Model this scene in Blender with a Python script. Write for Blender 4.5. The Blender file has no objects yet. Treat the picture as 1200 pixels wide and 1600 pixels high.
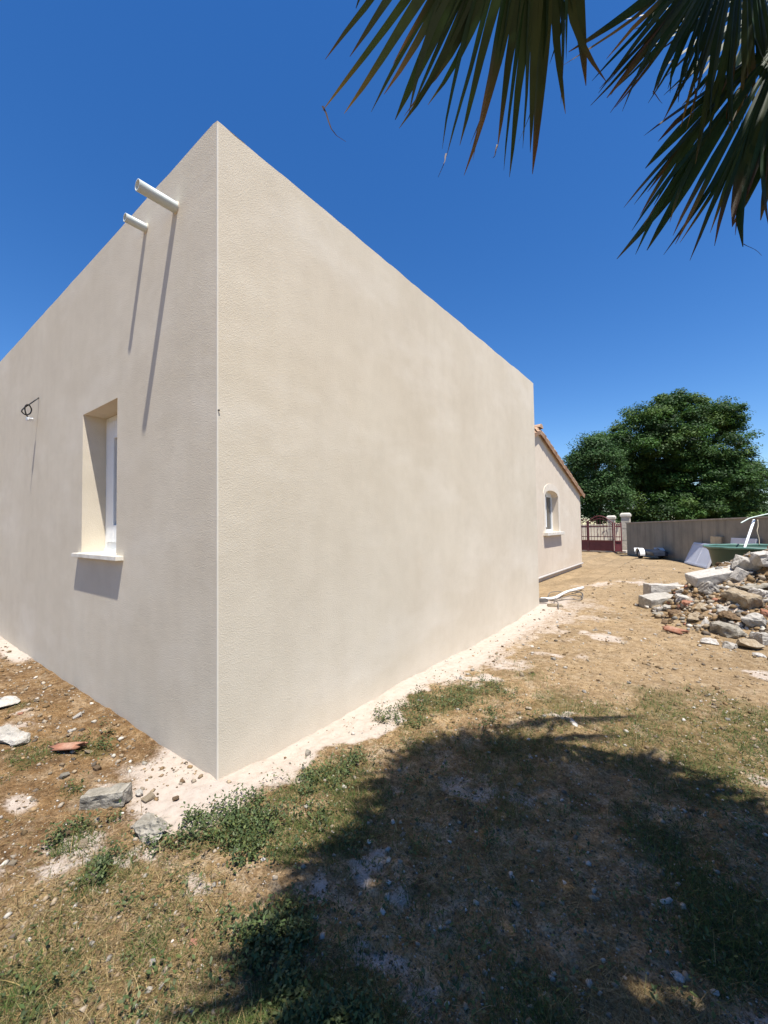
import bpy, bmesh, math, random
import numpy as np
from mathutils import Vector, Matrix

SC = bpy.context.scene
COL = SC.collection
rad = math.radians

# ------------------------------------------------------------------ camera
CP = dict(f=645.82, pitch=0.03595, roll=-0.014557, yaw=0.65422, a=2.349, b=1.386, h=1.5)
def cam_axes():
    p, r, y = CP['pitch'], CP['roll'], CP['yaw']
    F = np.array([-math.sin(y)*math.cos(p), math.cos(y)*math.cos(p), math.sin(p)])
    R = np.array([math.cos(y), math.sin(y), 0.0]); U = np.cross(R, F)
    return F, math.cos(r)*R+math.sin(r)*U, -math.sin(r)*R+math.cos(r)*U
cF, cR, cU = cam_axes()
cC = np.array([CP['a'], -CP['b'], CP['h']])
cam = bpy.data.cameras.new('camera'); camo = bpy.data.objects.new('camera', cam); COL.objects.link(camo)
cam.sensor_fit = 'VERTICAL'; cam.sensor_height = 24.0; cam.lens = 24.0*CP['f']/1600.0
cam.clip_start = 0.02; cam.clip_end = 3000
M = Matrix.Identity(4)
for i in range(3):
    M[i][0] = cR[i]; M[i][1] = cU[i]; M[i][2] = -cF[i]; M[i][3] = cC[i]
camo.matrix_world = M
SC.camera = camo

# ------------------------------------------------------------------ light
SUNV = Vector((0.33, -0.170, 1.0)).normalized()      # towards the sun
SUN_EL = math.asin(SUNV.z); SUN_AZ = math.atan2(SUNV.x, SUNV.y)
w = bpy.data.worlds.new("World"); SC.world = w; w.use_nodes = True
nt = w.node_tree; nt.nodes.clear()
sky = nt.nodes.new('ShaderNodeTexSky'); sky.sky_type = 'NISHITA'; sky.sun_disc = False
sky.sun_elevation = SUN_EL; sky.sun_rotation = SUN_AZ
sky.altitude = 100; sky.air_density = 1.0; sky.dust_density = 0.1; sky.ozone_density = 4.0
bg = nt.nodes.new('ShaderNodeBackground'); bg.inputs['Strength'].default_value = 0.095
wo = nt.nodes.new('ShaderNodeOutputWorld')
hs_ = nt.nodes.new('ShaderNodeHueSaturation'); hs_.inputs['Saturation'].default_value = 1.29; hs_.inputs['Hue'].default_value = .5075; nt.links.new(sky.outputs[0], hs_.inputs['Color']); nt.links.new(hs_.outputs[0], bg.inputs[0]); nt.links.new(bg.outputs[0], wo.inputs[0])
sl = bpy.data.lights.new('sun', 'SUN'); slo = bpy.data.objects.new('sun', sl); COL.objects.link(slo)
sl.energy = 5.0; sl.angle = rad(0.55); sl.color = (1.0, 0.955, 0.88)
slo.rotation_euler = SUNV.to_track_quat('Z', 'Y').to_euler(); slo.location = (3, -3, 12)
SC.view_settings.view_transform = 'Standard'; SC.view_settings.look = 'None'
SC.view_settings.exposure = 0.8; SC.view_settings.gamma = 1.0
SC.cycles.use_denoising = True
SC.cycles.max_bounces = 8; SC.cycles.diffuse_bounces = 4; SC.cycles.transparent_max_bounces = 8

# ------------------------------------------------------------------ helpers
rng = np.random.default_rng(11); random.seed(5)
def lin(r, g, b):
    f = lambda c: (c/255/12.92) if c/255 <= .04045 else ((c/255+.055)/1.055)**2.4
    return (f(r), f(g), f(b), 1)
def vnoise(x, y, seed=0):
    x = np.asarray(x, float); y = np.asarray(y, float)
    xi = np.floor(x).astype(np.int64); yi = np.floor(y).astype(np.int64)
    fx = x-xi; fy = y-yi; fx = fx*fx*(3-2*fx); fy = fy*fy*(3-2*fy)
    def h(a, b):
        n = (a*374761393+b*668265263+seed*974711) & 0x7fffffff
        n = ((n ^ (n >> 13))*1274126177) & 0x7fffffff
        return ((n ^ (n >> 16)) & 0xffff)/65535.0
    return (h(xi, yi)*(1-fx)+h(xi+1, yi)*fx)*(1-fy)+(h(xi, yi+1)*(1-fx)+h(xi+1, yi+1)*fx)*fy
def fbm(x, y, sc, octv=4, seed=0):
    s = 0; a = .5; t = 0
    for i in range(octv):
        s = s+a*vnoise(np.asarray(x)*sc*2**i+17.3*i, np.asarray(y)*sc*2**i-9.1*i, seed+i); t += a; a *= .5
    return s/t
def sstep(a, b, x):
    t = np.clip((np.asarray(x, float)-a)/(b-a), 0, 1); return t*t*(3-2*t)

def mat(name, build):
    m = bpy.data.materials.new(name); m.use_nodes = True
    n = m.node_tree; n.nodes.clear()
    out = n.nodes.new('ShaderNodeOutputMaterial'); p = n.nodes.new('ShaderNodeBsdfPrincipled')
    n.links.new(p.outputs[0], out.inputs[0])
    build(n, p, out); return m
def N(n, t, **k):
    o = n.nodes.new(t)
    for a, b in k.items():
        if a in o.bl_rna.properties.keys(): setattr(o, a, b)
        else: o.inputs[a.replace('_', ' ')].default_value = b
    return o
def noise(n, scale, detail=4, rough=.55, coord='Object', stretch=None):
    tc = n.nodes.new('ShaderNodeTexCoord'); src = tc.outputs[coord]
    if stretch:
        mp = n.nodes.new('ShaderNodeMapping'); mp.inputs['Scale'].default_value = stretch
        n.links.new(src, mp.inputs[0]); src = mp.outputs[0]
    t = n.nodes.new('ShaderNodeTexNoise'); t.inputs['Scale'].default_value = scale
    t.inputs['Detail'].default_value = detail; t.inputs['Roughness'].default_value = rough
    n.links.new(src, t.inputs['Vector']); return t.outputs['Fac']
def ramp(n, fac, stops):
    r = n.nodes.new('ShaderNodeValToRGB'); e = r.color_ramp.elements
    while len(e) < len(stops): e.new(.5)
    for i, (p, c) in enumerate(stops):
        e[i].position = p; e[i].color = c if len(c) == 4 else (*c, 1)
    n.links.new(fac, r.inputs[0]); return r.outputs[0]
def mixc(n, fac, a, b, mode='MIX'):
    m = n.nodes.new('ShaderNodeMix'); m.data_type = 'RGBA'; m.blend_type = mode
    for s, v in ((m.inputs[0], fac), (m.inputs[6], a), (m.inputs[7], b)):
        if hasattr(v, 'is_linked') or hasattr(v, 'links'): n.links.new(v, s)
        else: s.default_value = v
    return m.outputs[2]
def math_(n, op, a, b=0.0, c=0.0):
    m = n.nodes.new('ShaderNodeMath'); m.operation = op
    for i, v in enumerate((a, b, c)):
        if hasattr(v, 'links'): n.links.new(v, m.inputs[i])
        else: m.inputs[i].default_value = v
    return m.outputs[0]
def bump(n, p, h, strength=.5, dist=.005):
    b = n.nodes.new('ShaderNodeBump'); b.inputs['Strength'].default_value = strength; b.inputs['Distance'].default_value = dist
    n.links.new(h, b.inputs['Height']); n.links.new(b.outputs[0], p.inputs['Normal']); return b
def simple(name, c1, c2, scale=8, rough=.7, bs=.3, bd=.003, bscale=None, metal=0, spec=.4, detail=5):
    def f(n, p, o):
        a = noise(n, scale, detail)
        n.links.new(ramp(n, a, [(.3, c1), (.7, c2)]), p.inputs['Base Color'])
        p.inputs['Roughness'].default_value = rough; p.inputs['Metallic'].default_value = metal
        p.inputs['Specular IOR Level'].default_value = spec
        if bs: bump(n, p, noise(n, bscale or scale*6, 5), bs, bd)
    return mat(name, f)

def tag(o, label=None, cat=None, group=None, kind=None):
    if label: o['label'] = label
    if cat: o['category'] = cat
    if group: o['group'] = group
    if kind: o['kind'] = kind
    return o
def empty(name, loc, label, cat, group=None, rz=0):
    o = bpy.data.objects.new(name, None); COL.objects.link(o); o.location = loc; o.rotation_euler = (0, 0, rz)
    o.empty_display_size = .1
    return tag(o, label, cat, group)
def link(name, me, m=None, parent=None, smooth=False):
    o = bpy.data.objects.new(name, me); COL.objects.link(o)
    if m is not None:
        for mm in (m if isinstance(m, (list, tuple)) else [m]): me.materials.append(mm)
    if parent: o.parent = parent
    if smooth: me.polygons.foreach_set('use_smooth', np.ones(len(me.polygons), dtype=bool))
    return o
def npmesh(name, V, Fq, cols=None):
    """verts (n,3), faces (m,k) all the same size"""
    me = bpy.data.meshes.new(name); V = np.asarray(V, np.float32); Fq = np.asarray(Fq, np.int32)
    k = Fq.shape[1]
    me.vertices.add(len(V)); me.vertices.foreach_set('co', V.ravel())
    me.loops.add(Fq.size); me.loops.foreach_set('vertex_index', Fq.ravel())
    me.polygons.add(len(Fq)); me.polygons.foreach_set('loop_start', np.arange(0, Fq.size, k, dtype=np.int32))
    me.update(calc_edges=True)
    if cols is not None:
        at = me.attributes.new('col', 'FLOAT_COLOR', 'POINT')
        c = np.ones((len(V), 4), np.float32); c[:, :cols.shape[1]] = cols
        at.data.foreach_set('color', c.ravel())
    return me
class MB:
    def __init__(s): s.v = []; s.f = []; s.mi = []
    def add(s, vs, fs, mi=0):
        o = len(s.v); s.v += [tuple(v) for v in vs]; s.f += [tuple(i+o for i in f) for f in fs]; s.mi += [mi]*len(fs)
    def box(s, c, d, mi=0, mtx=None):
        x, y, z = (i/2 for i in d)
        vs = [Vector((a*x, b*y, e*z)) for e in (-1, 1) for b in (-1, 1) for a in (-1, 1)]
        if mtx is not None: vs = [mtx @ v for v in vs]
        vs = [v+Vector(c) for v in vs]
        s.add(vs, [(0, 2, 3, 1), (4, 5, 7, 6), (0, 1, 5, 4), (2, 6, 7, 3), (0, 4, 6, 2), (1, 3, 7, 5)], mi)
    def tube(s, pts, r, k=8, cap=True, mi=0):
        pts = [Vector(p) for p in pts]; rs = r if isinstance(r, (list, tuple)) else [r]*len(pts)
        o = len(s.v); up = None; n = len(pts); fs = []
        for i, p in enumerate(pts):
            t = (pts[min(i+1, n-1)]-pts[max(i-1, 0)]).normalized()
            if up is None: up = t.orthogonal().normalized()
            up = (up-t*up.dot(t)).normalized(); b = t.cross(up)
            for j in range(k):
                a = 2*math.pi*j/k; s.v.append(tuple(p+(up*math.cos(a)+b*math.sin(a))*rs[i]))
        for i in range(n-1):
            for j in range(k): fs.append((o+i*k+j, o+i*k+(j+1) % k, o+(i+1)*k+(j+1) % k, o+(i+1)*k+j))
        if cap: fs.append(tuple(o+j for j in range(k))[::-1]); fs.append(tuple(o+(n-1)*k+j for j in range(k)))
        s.f += fs; s.mi += [mi]*len(fs)
    def lathe(s, prof, c=(0, 0, 0), k=48, sx=1, sy=1, mi=0):
        o = len(s.v); fs = []
        for r, z in prof:
            for j in range(k):
                a = 2*math.pi*j/k; s.v.append((c[0]+r*sx*math.cos(a), c[1]+r*sy*math.sin(a), c[2]+z))
        for i in range(len(prof)-1):
            for j in range(k): fs.append((o+i*k+j, o+i*k+(j+1) % k, o+(i+1)*k+(j+1) % k, o+(i+1)*k+j))
        s.f += fs; s.mi += [mi]*len(fs)
    def build(s, name, m=None, parent=None, smooth=False, bevel=0, fixn=True):
        me = bpy.data.meshes.new(name); me.from_pydata(s.v, [], s.f)
        me.polygons.foreach_set('material_index', np.array(s.mi, np.int32))
        if fixn or bevel:
            bm = bmesh.new(); bm.from_mesh(me)
            bmesh.ops.recalc_face_normals(bm, faces=bm.faces)
            if bevel:
                bmesh.ops.bevel(bm, geom=bm.edges[:], offset=bevel, segments=2, affect='EDGES', clamp_overlap=True)
            bm.to_mesh(me); bm.free()
        return link(name, me, m, parent, smooth)

# ------------------------------------------------------------------ terrain
LB = np.array([(-12, .03), (-5.7, .046), (-4.31, -.02), (-3.05, -.03), (-2.12, .014), (-1.96, -.045), (-1.28, .034), (-1.14, -.045), (-1.0, -.05), (-.74, -.07), (-.46, -.014), (-.3, -.009), (0, 0), (6, 0)])
RB = np.array([(-6, 0), (0, .0), (.42, -.038), (.84, -.03), (1.45, -.022), (2.06, -.005), (3.16, -.025), (3.7, -.02), (4.85, -.01), (6.22, .06), (9, .06)])
def pile(x, y):
    r = np.sqrt(((x-3.8)/2.55)**2+((y-7.5)/2.5)**2)
    a = fbm(x, y, 1.3, 3, 40)-.5
    return .95*sstep(1.0, .12, r+a*.35)
def height(x, y, fine=True):
    x = np.asarray(x, float); y = np.asarray(y, float)
    z = .06*sstep(3, 7, y)*np.maximum(sstep(-.5, 1, x+.6), sstep(6.3, 7.6, y)) + .00*y
    z = z+(fbm(x, y, .5, 3, 3)-.5)*.07*sstep(.25, 1.0, np.maximum(x, -y))
    wl = np.exp(-(np.clip(-y, 0, None)/.30)**2)*(x < .25)*sstep(.25, 0, x)
    z = z*(1-wl)+np.interp(x, LB[:, 0], LB[:, 1])*wl
    wr = np.exp(-(np.clip(x, 0, None)/.25)**2)*sstep(-.15, .05, y)*sstep(7.4, 6.3, y)
    z = z*(1-wr)+(np.interp(y, RB[:, 0], RB[:, 1])+.035*(fbm(x, y, 3.5, 3, 77)-.5)+.02*(fbm(x, y, 12, 2, 78)-.5))*wr
    z = z+pile(x, y)
    if fine:
        d = np.hypot(x-CP['a'], y+CP['b'])
        nearw = np.clip(1.3-d/8, 0, 1)
        z = z+((fbm(x, y, 5, 3, 8)-.5)*.035+(fbm(x, y, 22, 3, 9)-.5)*.024)*nearw*sstep(0, .12, np.maximum(x, -y))
        z = z+pile(x, y)*(fbm(x, y, 6, 3, 21)-.5)*.3
    return z
WH = [(-.45, -.42, .2), (.2, -.62, .15), (-.12, -.85, .22), (1.8, 7.35, .3), (2.15, 6.7, .3), (2.6, 5.9, .4), (2.7, 6.9, .3), (1.0, 3.6, .3), (1.3, 4.6, .35), (-.02, -.54, .16), (-.01, -.77, .2), (.08, -.98, .22), (.67, -.76, .1), (1.02, -.17, .13), (1.56, -.29, .12), (1.18, .93, .16), (1.51, 1.97, .07), (2.71, 3.94, .3),
      (1.52, .95, .13), (.1, 3.4, .4), (.15, 4.6, .5), (.2, 5.8, .6), (1.13, 10.27, 1.0), (.3, 9.4, .8), (2.2, 10.0, .7), (.55, -.36, .12), (2.6, 1.77, .18), (1.36, -.27, .12), (.31, -.49, .12), (.14, -.86, .14), (2.35, .28, .08), (-.4, -.5, .16), (-.75, -.75, .2), (1.25, .15, .12), (-2.0, -.55, .2), (1.9, 6.0, .25), (.9, .55, .1), (.28, -1.15, .15)]
GR = [(.33, -.33, .09, 1), (.41, -.22, .12, 1), (.5, -.09, .12, 1), (.47, .32, .12, 1), (.56, .5, .14, 1), (.75, .43, .16, .8), (.42, 1.3, .17, 1), (.38, 1.72, .16, 1), (.6, 1.74, .2, 1), (.72, 2.2, .24, .9), (.82, 2.95, .2, .6),
      (1.38, 2.29, .25, .6), (1.68, 2.22, .25, .6), (2.12, 2.54, .3, .6), (2.5, 2.68, .35, .7), (2.32, 3.29, .3, .4), (2.15, 1.89, .3, .7), (1.65, 1.53, .2, .7), (2.47, 1.95, .35, .7), (1.94, 1.56, .25, .8), (1.33, 1.5, .2, .8), (1.03, -.37, .13, .7), (1.38, -.42, .16, 1), (1.2, -.55, .1, .8),
      (-.12, -.67, .1, .8), (.26, -.66, .11, .9), (.4, -.93, .15, .6), (2.46, .69, .2, .7), (2.5, 1.55, .3, .6), (-2.34, -.45, .12, .7), (-1.08, -.27, .1, .8), (-.6, -.59, .12, .6), (2.75, 2.79, .4, .8), (.85, .95, .15, .6), (.77, -.06, .12, .6), (.49, -1.02, .14, .6), (1.01, -.7, .15, .7), (.69, -.68, .1, .4), (-1.3, -.55, .2, .4), (1.0, 1.75, .2, .5), (.8, .2, .2, .7), (1.0, 1.1, .22, .6), (1.6, 1.1, .3, .5), (2.1, 1.0, .3, .6), (1.3, .3, .2, .4), (1.75, -.05, .2, .5), (2.2, 1.5, .3, .8), (1.9, 1.9, .35, .7), (2.4, 2.2, .35, .8), (2.1, 2.35, .4, .8), (2.6, 2.4, .4, .9), (2.3, 2.0, .3, .9), (1.7, 1.85, .3, .7), (2.0, 2.9, .3, .5), (2.6, 3.1, .3, .5)]
def blob(x, y, L):
    s = np.zeros_like(np.asarray(x, float))
    for q in L:
        a = q[3] if len(q) > 3 else 1
        s = np.maximum(s, a*np.exp(-(((x-q[0])**2+(y-q[1])**2)/q[2]**2)))
    return s
def masks(x, y):
    x = np.asarray(x, float); y = np.asarray(y, float)
    n1 = fbm(x, y, 3.0, 4, 31); n2 = fbm(x, y, 1.1, 4, 32)
    # dry plaster dust along the foot of the walls
    wR = .44+.48*sstep(1.7, 4.2, y)
    sR = (1-.45*sstep(2.2, 3.6, y)*sstep(.18, .45, x))*sstep(1.35, .55, x/wR+(n1-.5)*1.7+(fbm(x, y, 11, 3, 45)-.5)*.7)*(y > -.25)*sstep(8.0, 6.6, y+(n1-.5)*1.5)*(x >= -.1)
    dc = np.hypot(x-.02, y+.05)
    sC = sstep(.58, .30, np.hypot(x+.06, (y+.05)*1.15)+(n1-.5)*.25)
    sL = sstep(.46, .15, -y+(n1-.5)*.35)*sstep(-1.05, -.4, x+(n1-.5)*.5)*(x <= .05)*(y < .1)
    sL2 = sstep(.3, .1, -y+(n1-.5)*.2)*sstep(-3.7, -4.3, x)*(x <= .05)*(y < .1)
    core = np.maximum.reduce([sR, sC, sL, sL2])
    qx = x+(fbm(x, y, 2.6, 3, 131)-.5)*.5; qy = y+(fbm(x, y, 2.6, 3, 137)-.5)*.5
    n3 = fbm(x, y, 9, 3, 139)
    wh = sstep(.45, 1.1, blob(qx, qy, WH)+(n1-.5)*1.1+(n3-.5)*.9)*.72
    dust = np.clip(np.maximum(core, wh), 0, 1)
    g = blob(x+(n3-.5)*.25, y+(n1-.5)*.3, [(q[0], q[1], q[2]*1.35, q[3]) for q in GR])
    g = np.clip(sstep(.25, .9, g+(n1-.5)*.9), 0, 1)*(1-.75*core)
    far = .6*sstep(1.6, 3.6, y-.12*x+(n2-.5)*2.2)+.4*sstep(6.0, 9.5, y+(n2-.5)*2)          # gravel drive
    return dust, g, far, core

def ax(parts):
    out = []
    for a, b, s in parts: out += list(np.arange(a, b, s))
    return np.array(out+[parts[-1][1]])
X = ax([(-900, -60, 140), (-60, -13, 6), (-13, -5, .4), (-5, -1.9, .07), (-1.9, -.6, .03), (-.6, 3.0, .0145), (3.0, 6.5, .06), (6.5, 14, .5), (14, 60, 6), (60, 900, 140)])
Y = ax([(-900, -60, 140), (-60, -8, 5), (-8, -1.6, .5), (-1.6, -1.15, .06), (-1.15, 2.6, .0145), (2.6, 5, .03), (5, 9.5, .045), (9.5, 24, .2), (24, 60, 4), (60, 900, 140)])
gx, gy = np.meshgrid(X, Y, indexing='ij')
gz = height(gx, gy)
inside = ((gx < -.03) & (gy > .03) & (gy < 6.1) | (gx < -1.2) & (gy > .03) & (gy < 14.9)) & (gx > -10.4)
gz = np.where(inside, np.minimum(gz, .0)-.05, gz)
fard = np.hypot(gx, gy)
nX, nY = gx.shape
idx = np.arange(nX*nY).reshape(nX, nY)
quads = np.stack([idx[:-1, :-1], idx[1:, :-1], idx[1:, 1:], idx[:-1, 1:]], -1).reshape(-1, 4)
dust, green, far, core = masks(gx, gy)
pl = sstep(.03, .3, pile(gx, gy))
gme = npmesh('ground', np.stack([gx, gy, gz], -1).reshape(-1, 3), quads, np.stack([dust, green, far], -1).reshape(-1, 3))
at = gme.attributes.new('pile', 'FLOAT', 'POINT'); at.data.foreach_set('value', pl.ravel().astype(np.float32))
def ground_mat(n, p, o):
    A = N(n, 'ShaderNodeAttribute', attribute_name='col'); sp = n.nodes.new('ShaderNodeSeparateColor'); n.links.new(A.outputs['Color'], sp.inputs[0])
    P = N(n, 'ShaderNodeAttribute', attribute_name='pile')
    nb = noise(n, 2.2, 6, .65); nm = noise(n, 17, 6, .65); nf = noise(n, 90, 5, .7); nff = noise(n, 330, 3, .7)
    soil = ramp(n, nm, [(.30, (.095, .062, .034)), (.44, (.175, .118, .064)), (.56, (.25, .178, .104)), (.72, (.42, .34, .235))])
    orange = ramp(n, nm, [(.3, (.20, .128, .062)), (.5, (.32, .225, .12)), (.72, (.48, .385, .25))])
    soil = mixc(n, ramp(n, nb, [(.4, (0, 0, 0)), (.6, (1, 1, 1))]), soil, orange)
    pd = noise(n, 5.5, 7, .75)
    soil = mixc(n, ramp(n, pd, [(.52, (0, 0, 0)), (.64, (.75, .75, .75))]), soil, (.47, .40, .30, 1))
    # broad warm zone
    crumbs = ramp(n, nf, [(.35, (.5, .48, .44)), (.5, (1, 1, 1)), (.66, (1.45, 1.42, 1.36))])
    soil = mixc(n, 1.0, soil, crumbs, 'MULTIPLY')
    gt = n.nodes.new('ShaderNodeTexCoord'); sx = n.nodes.new('ShaderNodeSeparateXYZ'); n.links.new(gt.outputs['Object'], sx.inputs[0])
    lf = N(n, 'ShaderNodeMapRange'); lf.interpolation_type = 'SMOOTHSTEP'; n.links.new(math_(n, 'ADD', sx.outputs[0], math_(n, 'MULTIPLY', nb, .8)), lf.inputs[0]); lf.inputs[1].default_value = .65; lf.inputs[2].default_value = .05
    soil = mixc(n, math_(n, 'MULTIPLY', lf.outputs[0], .8), soil, mixc(n, 1.0, soil, (.66, .58, .5, 1), 'MULTIPLY'))
    grav = ramp(n, nf, [(.32, (.19, .14, .085)), (.5, (.34, .262, .168)), (.68, (.49, .405, .285))])
    grav = mixc(n, .5, grav, ramp(n, nm, [(.3, (.17, .125, .075)), (.5, (.31, .24, .15)), (.7, (.45, .37, .26))]))
    grav = mixc(n, .55, grav, ramp(n, noise(n, .8, 5, .6, stretch=(1, 1, 1)), [(.35, (.62, .6, .56)), (.65, (1.2, 1.18, 1.14))]), 'MULTIPLY')
    grav = mixc(n, .6, grav, ramp(n, noise(n, 7, 6, .75), [(.36, (.62, .6, .57)), (.52, (1, 1, 1)), (.66, (1.3, 1.28, 1.24))]), 'MULTIPLY')
    base = mixc(n, sp.outputs[2], soil, grav)
    turf = ramp(n, nm, [(.3, (.07, .06, .022)), (.6, (.15, .125, .05)), (.8, (.24, .2, .1))])
    base = mixc(n, math_(n, 'MULTIPLY', sp.outputs[1], .75), base, turf)
    white = ramp(n, nm, [(.25, (.47, .395, .32)), (.5, (.575, .505, .425)), (.75, (.64, .57, .485))])
    white = mixc(n, math_(n, 'MULTIPLY', nff, .35), white, (.44, .37, .30, 1))
    # dust breaks up with the fine noise
    d = math_(n, 'ADD', sp.outputs[0], math_(n, 'MULTIPLY', math_(n, 'SUBTRACT', nf, .5), .9))
    d = math_(n, 'ADD', d, math_(n, 'MULTIPLY', math_(n, 'SUBTRACT', nm, .5), .7))
    mr = N(n, 'ShaderNodeMapRange'); mr.interpolation_type = 'SMOOTHSTEP'; n.links.new(d, mr.inputs[0])
    mr.inputs[1].default_value = .22; mr.inputs[2].default_value = .85
    rub = ramp(n, nm, [(.25, (.14, .09, .05)), (.45, (.25, .17, .095)), (.6, (.34, .25, .16)), (.75, (.46, .39, .3))])
    base = mixc(n, math_(n, 'MULTIPLY', P.outputs['Fac'], .85), base, rub)
    base = mixc(n, 1.0, base, (.90, .85, .79, 1), 'MULTIPLY')
    white = mixc(n, 1.0, white, (.76, .735, .735, 1), 'MULTIPLY')
    base = mixc(n, mr.outputs[0], base, white)
    n.links.new(base, p.inputs['Base Color']); p.inputs['Roughness'].default_value = .95; p.inputs['Specular IOR Level'].default_value = .15
    h = math_(n, 'ADD', math_(n, 'MULTIPLY', nf, 1.0), math_(n, 'MULTIPLY', nff, .35))
    h = math_(n, 'MULTIPLY', h, math_(n, 'SUBTRACT', 1.15, math_(n, 'MULTIPLY', sp.outputs[0], .6)))
    bump(n, p, h, .8, .016)
ground = link('ground', gme, mat('soil', ground_mat), None, True); tag(ground, 'bare sandy soil with dust and dry turf', 'ground', kind='structure')

def zt(x, y): return float(height(np.array([x]), np.array([y]))[0])
def ray(u, v):
    d = cF*CP['f']+cR*(u-600)-cU*(v-800); return d/np.linalg.norm(d)
def hit(u, v):
    d = ray(u, v); t = np.linspace(.5, 40, 6000); Pts = cC[None]+d[None]*t[:, None]
    k = np.argmax(Pts[:, 2] < height(Pts[:, 0], Pts[:, 1])); return Pts[k]
def at_px(u, v, t): d = ray(u, v); return cC+d*(t/(d@cF))
def inframe(P, m=6):
    d = np.atleast_2d(P)-cC; z = d@cF; zz = np.where(z > .05, z, 1)
    u = 600+CP['f']*(d@cR)/zz; v = 800-CP['f']*(d@cU)/zz
    return (z > .05) & (u > -m) & (u < 1200+m) & (v > -m) & (v < 1600+m), u, v

# ------------------------------------------------------------------ building materials
def stucco(name, c1, c2, streak=.12, sc=150, bs=.55, bd=.004):
    def f(n, p, o):
        big = noise(n, 1.1, 4, .5); mid = noise(n, 5, 4, .6); st = noise(n, 3.0, 4, .6, stretch=(2.2, 2.2, .22)); fine = noise(n, sc, 3, .6)
        c = ramp(n, big, [(.32, c1), (.68, c2)])
        c = mixc(n, streak, c, ramp(n, st, [(.35, (.62, .58, .52)), (.65, (1.0, .99, .96))]), 'MULTIPLY')
        c = mixc(n, .16, c, ramp(n, mid, [(.35, (.72, .7, .66)), (.62, (1, 1, 1))]), 'MULTIPLY')
        c = mixc(n, .22, c, ramp(n, fine, [(.35, (.55, .53, .5)), (.6, (1, 1, 1))]), 'MULTIPLY')
        # pale lime bloom, a few soft clouds
        bl = noise(n, .9, 5, .62, stretch=(.7, .7, 1.7))
        c = mixc(n, math_(n, 'MULTIPLY', ramp(n, bl, [(.50, (0, 0, 0)), (.72, (1, 1, 1))]), .28), c, (.80, .75, .66, 1))
        n.links.new(c, p.inputs['Base Color']); p.inputs['Roughness'].default_value = .95; p.inputs['Specular IOR Level'].default_value = .12
        vo = n.nodes.new('ShaderNodeTexVoronoi'); vo.inputs['Scale'].default_value = sc*.75
        tc = n.nodes.new('ShaderNodeTexCoord'); n.links.new(tc.outputs['Object'], vo.inputs['Vector'])
        h = math_(n, 'ADD', fine, math_(n, 'MULTIPLY', vo.outputs['Distance'], .5))
        h = math_(n, 'ADD', h, math_(n, 'MULTIPLY', noise(n, 2.5, 3), 2.5))
        bump(n, p, h, bs, bd)
    return mat(name, f)
M_wall = stucco('lime_render', (.615, .545, .43, 1), (.665, .597, .48, 1), .06, 160, .45, .0038)
M_house = stucco('house_render', (.66, .57, .455, 1), (.70, .61, .495, 1), .08, 90, .3, .004)
M_bead = simple('bead_plastic', (.64, .59, .49, 1), (.71, .66, .56, 1), 6, .5, 0)
M_white = simple('white_pvc', (.72, .74, .74, 1), (.82, .83, .82, 1), 5, .35, .05)
M_pipe = simple('pipe_pvc', (.46, .51, .49, 1), (.58, .62, .60, 1), 14, .4, .1)
M_stone_sill = simple('sill_stone', (.55, .51, .43, 1), (.74, .70, .62, 1), 10, .8, .3, .003)
M_surround = simple('surround_render', (.62, .55, .45, 1), (.69, .62, .52, 1), 10, .9, .3, .003)
M_tile = simple('roof_terracotta', (.30, .16, .09, 1), (.50, .34, .22, 1), 5, .85, .5, .006)
def glassm(n, p, o):
    p.inputs['Base Color'].default_value = (.03, .04, .05, 1); p.inputs['Roughness'].default_value = .03; p.inputs['Specular IOR Level'].default_value = .8
    bump(n, p, noise(n, 2, 2), .02, .01)
M_glass = mat('window_glass', glassm)
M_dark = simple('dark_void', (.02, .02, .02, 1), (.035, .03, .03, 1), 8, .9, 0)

H = 4.096; LR = 6.21; LL = 10.5
wx0, wx1, wz0, wz1 = -2.382, -1.547, 1.293, 2.629
# ------------------------------------------------------------------ flat roof extension
ext = empty('house_extension', (0, 0, 0), 'tall flat roofed extension with sandy rendered walls, nearest the camera', 'house extension')
mb = MB()
def topz(s, seed): return H+(vnoise(s*9, 3.3, seed)-.5)*.012+(vnoise(s*2.2, 1.3, seed+2)-.5)*.016
# right wall, outer face in narrow columns so that the top edge wavers as hand-finished render does
ys = np.concatenate([np.arange(0, .4, .02), np.arange(.4, LR, .07), [LR]])
chip = lambda y: -.012*sstep(.03, .12, y)
tz = [float(topz(y, 61))+float(chip(y)) for y in ys]
zs = [-.3, .8, 1.8, 2.8]
for i in range(len(ys)-1):
    a, b = ys[i], ys[i+1]
    col0 = [(0, a, z) for z in zs]+[(0, a, tz[i])]; col1 = [(0, b, z) for z in zs]+[(0, b, tz[i+1])]
    mb.add(col0+col1, [(j, j+5, j+6, j+1) for j in range(4)])
    mb.add([(0, a, tz[i]), (0, b, tz[i+1]), (-.2, b, tz[i+1]), (-.2, a, tz[i])], [(0, 1, 2, 3)])
    mb.add([(-.2, a, tz[i]), (-.2, b, tz[i+1]), (-.2, b, H-.3), (-.2, a, H-.3)], [(0, 1, 2, 3)])
# far end wall of the extension
mb.add([(0, LR, -.3), (-LL, LR, -.3), (-LL, LR, H-.02), (0, LR, tz[-1])], [(0, 1, 2, 3)])
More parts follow.
